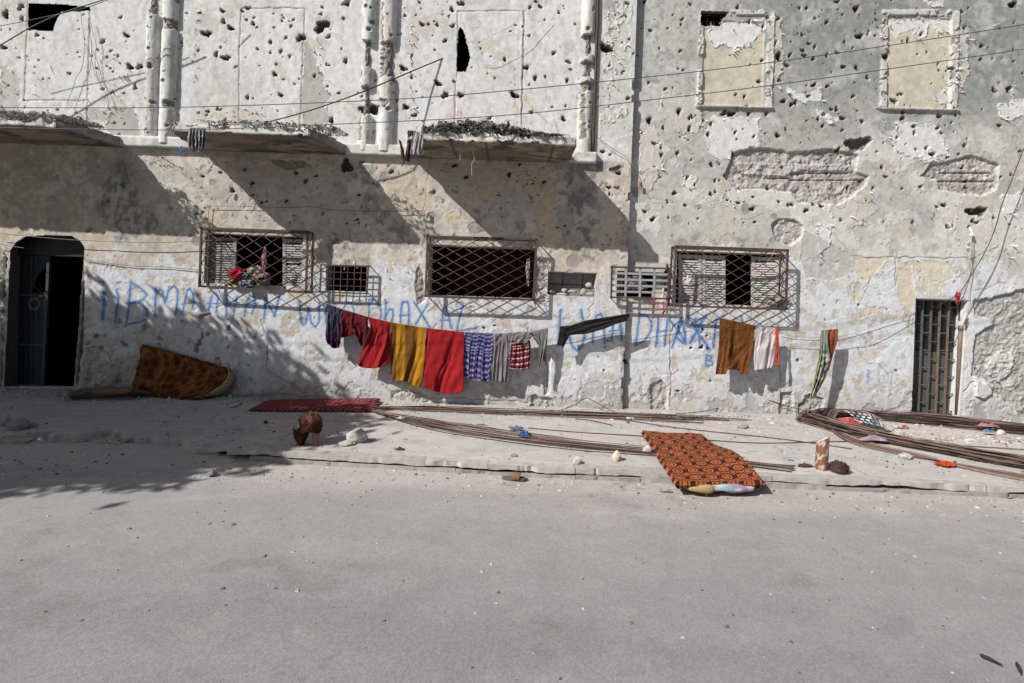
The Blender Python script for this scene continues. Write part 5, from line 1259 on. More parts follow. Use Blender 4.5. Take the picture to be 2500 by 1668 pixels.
# ------------------------------------------------------------------ stones
def rock(name, label, cat, c, size, sd, col=(.47, .44, .41), group=None, parent=None, sub=3, flatb=True):
    bm = bmesh.new(); bmesh.ops.create_icosphere(bm, subdivisions=sub, radius=1)
    for v in bm.verts:
        p = v.co.copy(); d = 1 + .20 * mnoise.noise(p * 1.1 + Vector((sd * 3.1, 0, 0))) + .16 * mnoise.noise(p * 2.8 + Vector((0, sd * 2.7, 0))) + .08 * mnoise.noise(p * 7 + Vector((sd, 0, 0)))
        for n_ in ((.7, .2, .6), (-.6, .5, .5), (.1, -.9, .3), (-.2, -.3, .9), (.5, -.5, -.2)):
            nn = Vector(n_).normalized(); k = p.normalized().dot(nn)
            if k > .7: d = min(d, .78 / k)
        v.co = p * d
    V = np.array([v.co[:] for v in bm.verts]); Fq = [[v.index for v in f.verts] for f in bm.faces]; bm.free()
    V = V * (1 + (fbm(V[:, 0] * 3 + V[:, 1] * 2.1, V[:, 2] * 3 + V[:, 1] * 1.7, sd, 4, .65) - .5) * .22)[:, None]
    V = V * np.array(size); 
    if flatb: V[:, 2] = np.maximum(V[:, 2], -size[2] * .62)
    V[:, 2] += size[2] * .60; V += np.array(c)
    cc = A(col) * (.75 + .5 * fbm(V[:, 0] * 25, V[:, 2] * 25 + V[:, 1] * 20, sd))[:, None]
    o = fast_mesh(name, V, Fq, cc, M_ROCK, parent, False)
    if label: tag(o, label, cat, group)
    return o
def rg(name, label, px, py, w_px, h_px, sd, col=(.37, .345, .32), z=0.0, road_=False, cat='stone', group=None):
    p = G(px, py, z); s = w_px / 2 * p.y / F
    return rock(name, label, cat, p + Vector((0, s * .7, 0)), (s, s * .85, h_px * p.y / F * .62), sd, col, group)
rg('stone', 'big pale limestone lump, largest loose stone on the pavement', 867, 1084, 52, 34, 1, (.38, .36, .335))
rg('stone', 'low sand coloured stone half buried in front of the big limestone lump', 842, 1090, 40, 10, 2, (.40, .37, .33))
rg('stone', 'small white stone nearest the kerb, second from the patterned mattress', 1411, 1135, 22, 19, 3, (.46, .44, .42))
rg('stone', 'upright brown backed stone on the pavement by the steel bars', 1507, 1128, 23, 26, 4, (.50, .43, .37))
rg('stone', 'pitted white stone touching the edge of the patterned mattress', 1583, 1110, 26, 20, 5, (.42, .40, .37))
rg('stone', 'dark grey lump lying alone on the pavement behind the mattress', 1818, 1047, 28, 13, 6, (.27, .25, .24))
rg('stone', 'dark stone in the shade beside the doorway end of the pavement', 30, 1052, 46, 28, 7, (.26, .24, .22))
rg('stone', 'flat dark stone at the end of the shaded stones', 64, 1047, 32, 14, 8, (.24, .23, .21))
rg('stone', 'pale jagged stone at the very edge of the frame in shade', 2, 1040, 30, 26, 9, (.34, .33, .32))
rg('stone', 'white chunk of plaster in front of the big steel coil', 2220, 1122, 34, 12, 10, (.42, .40, .38))
rg('stone', 'small pale stone behind the bars close to the gate end', 2450, 1062, 20, 11, 11, (.50, .48, .45))
rg('stone', 'little brown stone at the foot of the iron gate', 2243, 1012, 15, 9, 12, (.42, .36, .28))
rg('stone', 'dark oblong clod lying in dappled shade on the road', 512, 1164, 22, 12, 13, (.20, .19, .17), -.13)
rg('stone', 'flat brown chip on the pavement edge above the sandal', 1255, 1116, 20, 5, 14, (.30, .25, .20))
rg('stone', 'tiny black clod alone on the shaded pavement', 647, 1034, 10, 7, 15, (.06, .06, .06))
# blocks in the niche
for i, (x, y, w_, h_) in enumerate(((1372, 722, 34, 8), (1378, 712, 16, 9), (1397, 715, 26, 8), (1424, 720, 16, 18), (1440, 722, 26, 10), (1438, 702, 18, 14), (1348, 716, 16, 9))):
    p = W(x, y, YL + .06); s = w_ / 2 * YL / F
    rock('rubble_piece', ['broad grey rubble slab lowest in the wall niche', 'small rubble lump on top of the slab in the niche', 'thin pale rubble slab in the middle of the niche', 'upright white rubble block in the niche',
                          'pale flat rubble piece at the sunny end of the niche', 'tilted rubble piece leaning against the niche side', 'dark rubble lump at the shaded end of the niche'][i], 'rubble', p, (s, .07, h_ * YL / F * .62), 30 + i, (.36, .345, .33), 'rubble in the wall niche', None, 2)

# ------------------------------------------------------------------ rust steel bars
def gcat(pts, n=10, z0=0.02):
    P = [G(p[0], p[1]) + Vector((0, 0, p[2] if len(p) > 2 else z0)) for p in pts]; out = []
    for i in range(len(P) - 1):
        a = P[max(i - 1, 0)]; b = P[i]; c = P[i + 1]; d = P[min(i + 2, len(P) - 1)]
        for k in range(n):
            t = k / n; out.append(.5 * ((2 * b) + (c - a) * t + (2 * a - 5 * b + 4 * c - d) * t * t + (3 * b - a - 3 * c + d) * t ** 3))
    out.append(P[-1]); return out
def bar_mesh(parent, path, r=.0055, name='steel_bar'):
    kx, kp_ = random.uniform(-.02, .02), random.uniform(0, 6)
    path = [Vector((p.x, p.y + .012 * mnoise.noise(Vector((p.x * 1.3, kp_, 0))) + .006 * mnoise.noise(Vector((p.x * 4, kp_, 3))), p.z)) for p in path]
    c = random.choice(((.11, .07, .052), (.05, .032, .026), (.16, .105, .08), (.035, .024, .02), (.24, .17, .14)))
    return MB().tube(path, r, 5, c).build(name, M_REBAR, parent, True)
random.seed(5)
cl = empty('steel_bar_bundle', G(920, 1000)); tag(cl, 'thin bundle of bent steel bars folded back on the pavement below the red sheet', 'steel bars')
for k in range(22):
    j = k / 21; sp = random.uniform(-1, 1)
    e0 = random.uniform(-60, 60)
    pts = [(1700 + e0, 1020 + 12 * j + sp * 4), (1450, 1010 + 11 * j + sp * 2), (1200, 1001 + 11 * j + sp * 2), (1020, 996 + 8 * j), (930 - 10 * j, 998 + 2 * j), (905 + 12 * j, 1004), (935 + 25 * j, 1017 - 3 * j), (1050 + 30 * j, 1049 - 18 * j + sp * 2), (1200 + 20 * j, 1075 - 24 * j + sp * 3), (1400, 1098 - 22 * j + sp * 3), (1620 + 25 * random.random(), 1116 - 16 * j + sp * 3)]
    path = gcat(pts, 8); zz = .008 + .028 * random.random()
    for q, p in enumerate(path): p.z = zz + .006 * math.sin(q * .4 + k)
    bar_mesh(cl, path)
cl = empty('steel_bar_bundle', G(1850, 1140)); tag(cl, 'short ends of steel bars sticking out past the patterned mattress', 'steel bars')
for k in range(9):
    path = gcat([(1780, 1122 + k * 1.5), (1860, 1133 + k * 1.6), (1945 - 12 * random.random(), 1139 + k * 2.0)], 5, .012 + .01 * (k % 2)); bar_mesh(cl, path, .006)
cl = empty('steel_bar_coil', G(1960, 1030)); tag(cl, 'thick coil of rusty steel bars bent double in front of the iron gate', 'steel bars')
for k in range(74):
    j = random.random(); sp = random.gauss(0, 1)
    ax = 1950 + 75 * j + random.uniform(-8, 8)
    pts = [(2600, 1050 + 16 * j + sp * 2), (2450, 1038 + 20 * j + sp * 2), (2300, 1022 + 20 * j + sp * 2), (2150, 1013 + 16 * j + sp), (ax + 70, 1010 + 9 * j), (ax + 10, 1016 + 7 * j), (ax - 5, 1028 + 3 * j), (ax + 30, 1040 + 2 * j), (ax + 110 - 20 * j, 1062 - 4 * j + sp), (2200, 1090 - 8 * j + sp * 2), (2350, 1118 - 12 * j + sp * 3), (2480, 1142 - 18 * j + sp * 4), (2620, 1166 - 22 * j + sp * 4)]
    path = gcat(pts, 8); zz = .008 + .15 * random.random() ** 1.5 * (1 - abs(j - .5))
    for q, p in enumerate(path): p.z = zz * (.6 + .4 * math.sin(3.14 * q / len(path))) + .008 * math.sin(q * .5 + k)
    bar_mesh(cl, path, .006)
for k in range(8):      # springy inner loops
    o = k * 7
    pts = [(2110 + o, 1040, .1), (2070 + o * .7, 1024 + k % 3, .16), (2030 + o * .5, 1022, .15), (2018 + o * .4, 1036, .08), (2035 + o * .5, 1060, .03), (2090 + o, 1088, .02), (2200 + o, 1112, .02), (2350, 1138 + k, .02), (2550, 1172 + k * 2, .02)]
    bar_mesh(cl, gcat(pts, 7), .007)
for lab, pts in (('single long steel bar lying across the pavement behind the mattress', [(1290, 1047), (1420, 1058), (1560, 1066), (1735, 1077), (1860, 1084), (2000, 1081), (2200, 1078), (2350, 1090), (2520, 1101)]),
                 ('long steel bar slanting from the wall to the rusty post', [(1380, 1005), (1420, 1018), (1530, 1028), (1650, 1046), (1800, 1062), (1900, 1073), (1985, 1084), (2080, 1098)]),
                 ('steel bar humped up against the wall below the towel', [(1650, 1013, .02), (1720, 1008, .03), (1790, 1003, .12), (1850, 1008, .24), (1880, 1010, .24), (1930, 1013, .14), (2010, 1018, .06), (2120, 1017, .05)]),
                 ('thin crooked bar near the wall below the black trousers', [(1405, 1024), (1440, 1028), (1470, 1034), (1495, 1040)]),
                 ('bent bar propped up against the wall below the grey cardigan', [(1370, 1004, .02), (1400, 1004, .10), (1428, 1003, .22), (1450, 1005, .18), (1490, 1010, .06), (1520, 1014, .02)])):
    o = MB().tube(gcat(pts, 8, .012), .007, 5, (.09, .06, .045)).build('steel_bar', M_REBAR, None, True); tag(o, lab, 'steel bar', 'single steel bars')
cl = empty('steel_bar_bundle', G(1700, 1020)); tag(cl, 'few short rusty bars lying at the wall foot behind the mattress', 'steel bars')
for k in range(6):
    bar_mesh(cl, gcat([(1655 + 10 * random.random(), 1018 + k * 1.4), (1740, 1021 + k * 1.2), (1835 - 60 * random.random(), 1026 + k * .8)], 5, .012))

# ------------------------------------------------------------------ mattresses
def loft(name, top, cols, th, mat, label=None, cat=None, down=Vector((0, 0, -1)), parent=None, puff=.0):
    """padded slab: TOP is a (nv,nu,3) surface, rounded edge, flat underside th below it"""
    nv, nu = top.shape[:2]
    U = np.linspace(0, 1, nu)[None, :] * np.ones((nv, 1)); V = np.linspace(0, 1, nv)[:, None] * np.ones((1, nu))
    e = np.minimum(np.minimum(U, 1 - U) * nu, np.minimum(V, 1 - V) * nv)
    drop = th * .42 * (1 - sm(0, 4, e)); dn = np.array(down)
    top2 = top + dn * drop[..., None]
    c = top.mean((0, 1)); bot = top + dn * (th - th * .42 * (1 - sm(0, 4, e)))[..., None]
    # widen the middle of the edge
    Vv = np.concatenate([top2.reshape(-1, 3), bot.reshape(-1, 3)]); N_ = nu * nv
    Q = list(map(tuple, grid_quads(nv, nu)[:, ::-1])) + list(map(tuple, grid_quads(nv, nu) + N_))
    rim = [(0, i) for i in range(nu)] + [(j, nu - 1) for j in range(1, nv)] + [(nv - 1, i) for i in range(nu - 2, -1, -1)] + [(j, 0) for j in range(nv - 2, 0, -1)]
    mid = []; Vl = [Vv]; 
    mids = np.array([(top2[j, i] + bot[j, i]) / 2 for j, i in rim]); outw = mids - c; outw -= np.outer(outw @ dn, dn); outw /= np.linalg.norm(outw, axis=1)[:, None] + 1e-9
    mids = mids + outw * th * .22; Vl.append(mids); m0 = 2 * N_
    cc = np.concatenate([cols.reshape(-1, 3), cols.reshape(-1, 3), np.array([cols[j, i] for j, i in rim])])
    for k in range(len(rim)):
        k2 = (k + 1) % len(rim); a = rim[k][0] * nu + rim[k][1]; b = rim[k2][0] * nu + rim[k2][1]
        Q.append((a, b, m0 + k2, m0 + k)); Q.append((m0 + k, m0 + k2, b + N_, a + N_))
    o = fast_mesh(name, np.concatenate(Vl), Q, cc, mat, parent)
    if label: tag(o, label, cat)
    return o
def surf(rows, nu, nv):
    """rows: (pointL, pointR) world vectors, evenly interpolated"""
    n = len(rows) - 1; T = np.zeros((nv, nu, 3))
    def cr(a, b, c, d, t): return .5 * ((2 * b) + (c - a) * t + (2 * a - 5 * b + 4 * c - d) * t * t + (3 * b - a - 3 * c + d) * t ** 3)
    for j in range(nv):
        s = j / (nv - 1) * n; i = min(int(s), n - 1); f = s - i
        L = cr(rows[max(i - 1, 0)][0], rows[i][0], rows[i + 1][0], rows[min(i + 2, n)][0], f); R = cr(rows[max(i - 1, 0)][1], rows[i][1], rows[i + 1][1], rows[min(i + 2, n)][1], f)
        for k in range(nu): T[j, k] = L.lerp(R, k / (nu - 1))
    return T
def ringpat(U, V, nx_, ny_, c1, c2):
    """columns of big double rings with small two-dot ovals between them, on a dark wavy ground"""
    x = U * nx_; y = V * ny_
    fx = (x % 1) - .5; fy = (y % 1) - .5; d = np.hypot(fx, fy * 1.05)
    gx_ = ((x + .5) % 1) - .5; gy_ = ((y + .5) % 1) - .5; e = np.hypot(gx_, gy_ * 1.1)
    k = ((d < .15) | ((d > .215) & (d < .34)) | ((e < .17) & (np.hypot(np.abs(gx_) - .07, gy_) > .035)) | ((e > .245) & (e < .30))).astype(float)
    k = np.maximum(k, ((np.abs(fy) > .44) & (np.abs(fx) < .22)).astype(float))
    return A(c1) * (1 - k[..., None]) + A(c2) * k[..., None]
mt = empty('mattress', G(1700, 1120)); tag(mt, 'long foam mattress in orange and black ring print hanging over the kerb', 'mattress')
rows = [(G(1566, 1051, .10), G(1715, 1059, .10)), (G(1584, 1075, .095), G(1740, 1077, .09)), (G(1604, 1102, .10), G(1778, 1097, .11)), (G(1616, 1122, .13), G(1806, 1108, .15)), (G(1634, 1152, .09), G(1838, 1138, .12)), (G(1650, 1180, .02), G(1866, 1176, .04))]
T = surf(rows, 200, 300); U_, V_ = np.meshgrid(np.linspace(0, 1, 200), np.linspace(0, 1, 300))
T[..., 2] += (fbm(U_ * 3, V_ * 5, 5) - .5) * .06 + (fbm(U_ * 14, V_ * 22, 6, 3, .6) - .5) * .012 + .008 * np.sin(V_ * 20) * sm(.4, .6, np.abs(U_ - .5) * 2) + .02 * np.sin(U_ * 3.14) * np.sin(V_ * 6.28)
loft('cover', T, ringpat(U_ + .012 * np.sin(V_ * 30), V_, 5.5, 9.5, (.040, .014, .016), (.33, .10, .035)), .085, M_THICK, parent=mt)
def pad(name, label, cx, cy, w_px, h_px, z, colf, sd, parent, depth=.10, py=.5):
    p = G(cx, cy, z); sx = w_px / 2 * p.y / F; sz = h_px / 2 * p.y / F; nu_, nv_ = 40, 20; V = []; Cc = []
    for j in range(nv_):
        for i in range(nu_):
            a = 2 * math.pi * i / (nu_ - 1); b = -math.pi / 2 + math.pi * j / (nv_ - 1)
            cs = abs(math.cos(b)) ** .6
            x_ = sx * cs * math.copysign(abs(math.cos(a)) ** .7, math.cos(a)); y_ = depth * cs * math.copysign(abs(math.sin(a)) ** .7, math.sin(a)); z_ = sz * math.copysign(abs(math.sin(b)) ** .8, math.sin(b)) * (1 + .15 * math.sin(x_ * 18))
            V.append((p.x + x_, p.y + y_, p.z + z_ + .01 * mnoise.noise(Vector((x_ * 9, y_ * 9, sd))))); Cc.append(colf(x_ / sx, y_ / depth, z_ / sz))
    o = fast_mesh(name, V, grid_quads(nv_, nu_), Cc, M_THICK, parent)
    if label: o['label'] = label
def flo(x, y, z):
    d = math.hypot(x - .35, z * .35); d2 = math.hypot(x + .6, z * .35); c = (.44, .42, .44)
    if abs(x - .3) < .38: c = (.30, .19, .27)
    if d < .16: c = (.10, .42, .42)
    if d < .09: c = (.55, .55, .55)
    if abs(x + .1) < .05 or abs(d2 - .12) < .04 or abs(x + .42) < .04: c = (.25, .42, .48)
    return c
pad('foam_core', 'beige foam showing at the near end', 1708, 1189, 72, 21, -.045, lambda x, y, z: (.34, .25, .12), 1, mt, .10)
pad('inner_case', 'flowery inner case bulging out of the cover', 1766, 1187, 150, 21, -.035, flo, 2, mt, .09)
MB().tube([G(1868, 1182, -.02), G(1850, 1192, -.06), G(1810, 1202, -.10), G(1770, 1206, -.12), G(1758, 1205, -.12)], .008, 6, (.35, .09, .03)).build('tie_string', M_THICK, mt, True)
# leaning mattress
mt = empty('mattress', G(420, 965)); tag(mt, 'sagging foam mattress in dark orange rosette print propped against the wall', 'mattress')
rows = [(W(338, 838, YL - .12), W(548, 897, YL - .10)), (W(334, 868, YL - .18), W(556, 910, YL - .16)), (W(326, 905, YL - .24), W(548, 930, YL - .26)), (W(318, 935, YL - .34), W(520, 950, YL - .36)), (G(330, 958, .06), G(490, 968, .08)), (G(350, 966, .02), G(470, 975, .02))]
T = surf(rows, 220, 180); U_, V_ = np.meshgrid(np.linspace(0, 1, 220), np.linspace(0, 1, 180))
T[..., 1] += (fbm(U_ * 7, V_ * 5, 8, 5, .6) - .5) * .20 + .02 * np.sin(U_ * 26 + 2 * np.sin(V_ * 5)) * (1 - V_ * .5); T[..., 2] += (fbm(U_ * 4, V_ * 5, 18) - .5) * .03
def rosette(U, V):
    a, b, cid = worley(U * 11, V * 7, 9); k = ((a < .15) | ((a > .22) & (a < .33)) | ((a > .40) & (a < .44))) & (cid > .12)
    c = np.zeros(U.shape + (3,)) + A((.21, .078, .022)); c[k] = (.04, .017, .012); n_ = fbm(U * 26, V * 6, 12, 5, .7)[..., None]; return c * (.25 + 1.4 * n_)
loft('cover', T, rosette(U_, V_), .12, M_THICK, down=Vector((0, .86, -.5)).normalized(), parent=mt)
rows = [(W(553, 898, YL - .14), W(562, 906, YL - .06)), (W(556, 912, YL - .20), W(568, 920, YL - .10)), (W(544, 935, YL - .28), W(560, 940, YL - .16)), (W(520, 952, YL - .36), W(536, 960, YL - .24)), (G(488, 970, .05), G(500, 968, .07)), (G(468, 976, .01), G(478, 974, .02))]
T = surf(rows, 14, 60); loft('foam_end', T, np.zeros((60, 14, 3)) + A((.42, .33, .19)), .10, M_THICK, down=Vector((-.3, .9, -.2)).normalized(), parent=mt)
# red mat
rows = [(G(655, 974, .05), G(928, 970, .09)), (G(632, 985, .045), G(922, 985, .05)), (G(606, 998, .045), G(908, 1001, .045))]
T = surf(rows, 160, 40); U_, V_ = np.meshgrid(np.linspace(0, 1, 160), np.linspace(0, 1, 40)); T[..., 2] += (fbm(U_ * 8, V_ * 3, 4) - .5) * .015
s_ = ((U_ * 26 + V_ * 5) % 1 < .16) & (((U_ * 60 - V_ * 16) % 1) < .7); cc = np.zeros(U_.shape + (3,)) + A((.14, .012, .018)); cc[s_] = (.36, .27, .25); cc *= (.8 + .4 * fbm(U_ * 30, V_ * 8, 5))[..., None]
loft('sleeping_mat', T, cc, .05, M_THICK, 'thin dark red sleeping mat with pale dashes flat against the wall foot', 'mat')
# cardboard
rows = [(G(180, 950, .02), G(220, 940, .10)), (G(168, 962, .10), G(240, 950, .16)), (G(172, 974, .01), G(235, 970, .02))]
def card(rows, c, sd, parent, name):
    T = surf(rows, 30, 20); U_, V_ = np.meshgrid(np.linspace(0, 1, 30), np.linspace(0, 1, 20)); T[..., 2] += (fbm(U_ * 4, V_ * 4, sd) - .5) * .05 * (T[..., 2] > .03)
    loft(name, T, A(c) * (.7 + .6 * fbm(U_ * 5, V_ * 5, sd + 2))[..., None], .012, M_THICK, parent=parent)
cd = empty('flattened_carton', G(270, 970)); tag(cd, 'flattened dark brown carton lying in front of the propped up mattress', 'carton')
card([(G(176, 952, .06), G(240, 944, .18)), (G(168, 962, .12), G(232, 952, .16)), (G(176, 975, .005), G(238, 973, .005))], (.13, .10, .075), 1, cd, 'carton_side')
card([(G(240, 942, .20), G(330, 944, .20)), (G(215, 956, .14), G(318, 956, .16)), (G(236, 972, .01), G(312, 968, .015))], (.155, .12, .09), 2, cd, 'carton_flap')
card([(G(330, 944, .18), G(372, 950, .12)), (G(318, 955, .16), G(375, 958, .08)), (G(312, 969, .01), G(368, 966, .01))], (.16, .105, .08), 3, cd, 'carton_flap')

# ------------------------------------------------------------------ other things on the pavement
# fleece-covered cushion standing on a wood block
fs = empty('fleece_seat', G(748, 1090)); tag(fs, 'shaggy brown fleece cushion slumped over a short wood block on the pavement', 'cushion')
base_ = G(745, 1088); sc = base_.y / F
bm = bmesh.new(); bmesh.ops.create_icosphere(bm, subdivisions=5, radius=1)
cxf = W(748, 1050, base_.y).x; V = []; nrm = []
for v in bm.verts:
    p = v.co; d = 1 + .10 * mnoise.noise(p * 2 + Vector((3, 0, 0)))
    x_, y_, z_ = p.x * .175 * d, p.y * .13 * d, p.z * .215 * d + .215
    x_ += .16 * (z_ - .2)                                          # leans over
    cut_ = .20 * min(1, max(0, (x_ + .05) / .05)); z_ = max(z_, cut_ - .5 * max(0, x_ - .09))    # the overhanging side is hollow below
    z_ = max(z_, .0)
    n_ = p.normalized(); V.append((cxf + x_, base_.y + .04 + y_, z_)); nrm.append(tuple(n_))
Ff = [[v.index for v in f.verts] for f in bm.faces]; bm.free()
V = np.array(V); nrm = np.array(nrm)
V = V + nrm * ((fbm(V[:, 0] * 40 + V[:, 1] * 23, V[:, 2] * 40, 4, 3) - .5) * .03)[:, None]
cc = np.zeros((len(V), 3)) + A((.062, .027, .018)); zt = (V[:, 2] > .33 + .03 * np.sin(V[:, 0] * 60)); cc[zt] = (.17, .085, .058)
white = (np.hypot(V[:, 0] - W(727, 1036, base_.y).x, V[:, 2] - W(727, 1036, base_.y).z) < .05); cc[white] = (.34, .31, .28)
mb = MB(); mb.f = Ff
body = MB(); body.v = [tuple(p) for p in V]; body.f = mb.f; body.c = [tuple(c) for c in cc]; body.build('fleece', M_FUR, fs, True)
fm = MB()
for _ in range(2600):
    i = random.randrange(len(V)); p = Vector(V[i]); n_ = (Vector(nrm[i]) + Vector((random.uniform(-.5, .5), random.uniform(-.5, .5), random.uniform(-.9, .1)))).normalized()
    q = n_.cross(Vector((random.random(), random.random(), random.random()))).normalized() * .003; c = tuple(cc[i] * random.uniform(.7, 1.3))
    a = fm.vert(p + q, c); b = fm.vert(p - q, c); d = fm.vert(p + n_ * random.uniform(.012, .026), c); fm.f.append((a, b, d))
o = fm.build('fleece_tufts', M_FUR, fs); o['kind'] = 'stuff'
mb = MB(); p = G(762, 1089); mb.box((p.x - .02, p.y + .02, 0), (p.x + .055, p.y + .10, .20), None, (.27, .18, .12)); mb.build('wood_block', M_WOOD, fs)
# rusty post
po = empty('rusty_post', G(2013, 1151)); tag(po, 'short rusty steel pipe post standing near the kerb with a slanted white top', 'post')
p = G(2013, 1151) + Vector((0, .07, 0)); r = .073; n = 28; V = []; Cc = []
for j in range(24):
    for i in range(n + 1):
        a = 2 * math.pi * i / n; x_ = r * math.cos(a); y_ = r * math.sin(a); top = .385 + .045 * math.cos(a + .6)
        z_ = top * j / 23; V.append((p.x + x_ + .01 * j / 23, p.y + y_, z_)); k = mnoise.noise(Vector((a * 2, z_ * 10, 1))) + .5 * mnoise.noise(Vector((math.cos(a) * 8, z_ * 30, 3)))
        Cc.append((.40, .33, .27) if k > .12 else (.165, .075, .045))
fast_mesh('pipe', V, grid_quads(24, n + 1), Cc, M_METAL, po)
mb = MB(); c_ = mb.vert((p.x + .01, p.y, .38), (.62, .61, .59)); ring = [mb.vert((p.x + .01 + r * .97 * math.cos(2 * math.pi * i / n), p.y + r * .97 * math.sin(2 * math.pi * i / n), .378 + .045 * math.cos(2 * math.pi * i / n + .6)), (.62, .61, .59)) for i in range(n)]
for i in range(n): mb.f.append((c_, ring[i], ring[(i + 1) % n]))
mb.build('mortar_fill', M_CONC, po)
# matted clump
def clump(name, label, cat, px, py, w_px, h_px, col, sd, n=1500, depth=.12):
    p = G(px, py); s = w_px / 2 * p.y / F; h_ = h_px * p.y / F
    root = empty(name, p); tag(root, label, cat)
    o = rock('core', None, None, p + Vector((0, .05, 0)), (s * .75, depth, h_ * .5), sd, col, None, root)
    V = np.array([v.co[:] for v in o.data.vertices]); fm = MB()
    for _ in range(n):
        q = Vector(V[random.randrange(len(V))]); d = Vector((random.gauss(0, 1), random.gauss(0, 1), random.gauss(.2, .8))).normalized() * random.uniform(.012, .04)
        w_ = d.cross(Vector((0, 0, 1))).normalized() * .004; c = tuple(np.array(col) * random.uniform(.5, 1.6))
        if q.z + d.z < 0: d.z = abs(d.z)
        a = fm.vert(q + w_, c); b = fm.vert(q - w_, c); e = fm.vert(q + d, c); fm.f.append((a, b, e))
    t = fm.build('fibres', M_FUR, root); t['kind'] = 'stuff'
clump('matted_clump', 'dark brown matted clump of fibre beside the rusty post', 'clump', 2056, 1156, 56, 34, (.07, .04, .04), 3)
clump('matted_clump', 'thin tail of purple brown rag on the near side of the rusty post', 'rag', 1972, 1144, 46, 9, (.11, .06, .06), 5, 500, .04)
# sandal
p = G(1254, 1176, -.12); sn = empty('sandal', p); tag(sn, 'worn brown slide sandal lying on the sandy road edge', 'sandal')
a0, a1 = G(1224, 1172, -.125), G(1284, 1177, -.125); ax = (a1 - a0); Ls = ax.length; ax.normalize(); sd_ = Vector((-ax.y, ax.x, 0))
mb = MB(); n = 26; topv = []; botv = []
for i in range(n):
    t = i / n * 2 * math.pi; x_ = Ls / 2 * math.cos(t); wv = .046 * math.sin(t) * (1 + .25 * math.cos(t)) ; pz = .0
    q = (a0 + a1) / 2 + ax * x_ + sd_ * (wv + .04); topv.append(mb.vert((q.x, q.y, -.095), (.13, .10, .08))); botv.append(mb.vert((q.x, q.y, -.125), (.10, .08, .06)))
mb.f.append(tuple(topv)); mb.f.append(tuple(botv[::-1]))
for i in range(n): mb.f.append((topv[i], botv[i], botv[(i + 1) % n], topv[(i + 1) % n]))
mb.build('sole', M_THICK, sn)
nu_, nv_ = 9, 14; V = []
for j in range(nv_):
    th = math.pi * j / (nv_ - 1)
    for i in range(nu_):
        x_ = -.02 + .085 * i / (nu_ - 1) + .015 * math.sin(th); q = (a0 + a1) / 2 + ax * x_ + sd_ * (.04 - .055 * math.cos(th)); V.append((q.x, q.y, -.11 + .075 * abs(math.sin(th)) ** .7))
o = fast_mesh('strap', V, grid_quads(nv_, nu_), np.tile(A((.20, .10, .06)), (len(V), 1)), M_THICK, sn); md = o.modifiers.new('t', 'SOLIDIFY'); md.thickness = .006

SC = 'scraps of litter on the pavement'
def gs(name, label, px, py, w, d, cols, sd, z=0.0, h=.03, mat=None, cat='scrap', n=18):
    p = G(px, py, z); s = p.y / F; return crumple(name, label, cat, p, (w / 2 * s, d / 2 * s * 2.0), cols, sd, None, mat or M_PLAST, h, 'ground', n)
gs('blue_cloth', 'blue cloth scrap standing up on the thin steel bars', 1280, 1068, 34, 9, [(.035, .08, .20), (.06, .13, .28)], 1, .01, .14, M_CLOTH)
gs('blue_cloth', 'pale blue cloth corner beside the blue scrap on the bars', 1260, 1048, 38, 6, [(.10, .16, .28)], 2, .02, .09, M_CLOTH)
gs('blue_scrap', 'flat dark blue plastic scrap lying under the steel bars', 1148, 1040, 26, 6, [(.03, .07, .20)], 3)
gs('blue_scrap', 'narrow blue plastic strip right of the other among the bars', 1176, 1039, 28, 4, [(.04, .09, .22)], 4)
gs('blue_scrap', 'light blue chip on the road edge near the sandal', 1091, 1168, 9, 3, [(.12, .38, .55)], 5, -.12, .02)
gs('blue_scrap', 'light blue flat scrap beside the bars before the white stone', 1455, 1096, 16, 4, [(.15, .38, .6)], 6)
gs('blue_scrap', 'blue slip of plastic on the pavement left of the rusty post', 1931, 1126, 18, 4, [(.06, .16, .4)], 7)
gs('blue_scrap', 'blue bottle top near the wall by the white crumpled paper', 1534, 1033, 10, 4, [(.03, .08, .35)], 8, 0, .04)
gs('white_paper', 'white crumpled paper near the wall below the blue letters', 1538, 1024, 22, 8, [(.6, .58, .55)], 9, 0, .08)
gs('orange_rag', 'bright orange rag lying on the outer steel bars', 2309, 1136, 50, 16, [(.50, .06, .012), (.42, .05, .01)], 24, .015, .09, M_CLOTH, 'rag', 26)
gs('pink_rag', 'pink and red cloth tangled in the bend of the steel coil', 2070, 1036, 60, 14, [(.42, .20, .22), (.5, .07, .07), (.30, .17, .19)], 11, .06, .14, M_CLOTH, 'rag')
gs('pink_rag', 'lilac and grey rag lying across the middle of the steel coil', 2130, 1075, 80, 12, [(.30, .32, .36), (.42, .28, .38)], 12, .05, .10, M_CLOTH, 'rag')
gs('pink_rag', 'washed out pink rag on the far bars near the frame edge', 2410, 1042, 60, 10, [(.40, .20, .22), (.3, .17, .2)], 13, .08, .08, M_CLOTH, 'rag')
gs('blue_rag', 'blue plastic wedge under the pink rag on the far bars', 2413, 1054, 34, 8, [(.10, .22, .42)], 14, .06, .07, M_PLAST, 'plastic')
gs('plastic_bag', 'torn translucent bag stuffed at the threshold of the iron gate', 2300, 1013, 70, 6, [(.5, .5, .48), (.35, .44, .46), (.45, .38, .26)], 15, .02, .12, M_PLAST, 'bag', 26)
gs('plastic_bag', 'clear crumpled plastic in the bend of the thin bars', 978, 1023, 26, 7, [(.42, .42, .45)], 16, .02, .06, M_PLAST, 'bag')
gs('orange_leaf', 'small orange scrap on the sand by the kerb near the frame edge', 2464, 1216, 20, 3, [(.45, .22, .05)], 17, -.12, .02)
gs('rag_shred', 'dark curled shred of bark on the pavement left of the sandal', 975, 1098, 28, 6, [(.10, .07, .06)], 18, 0, .04, M_CLOTH)
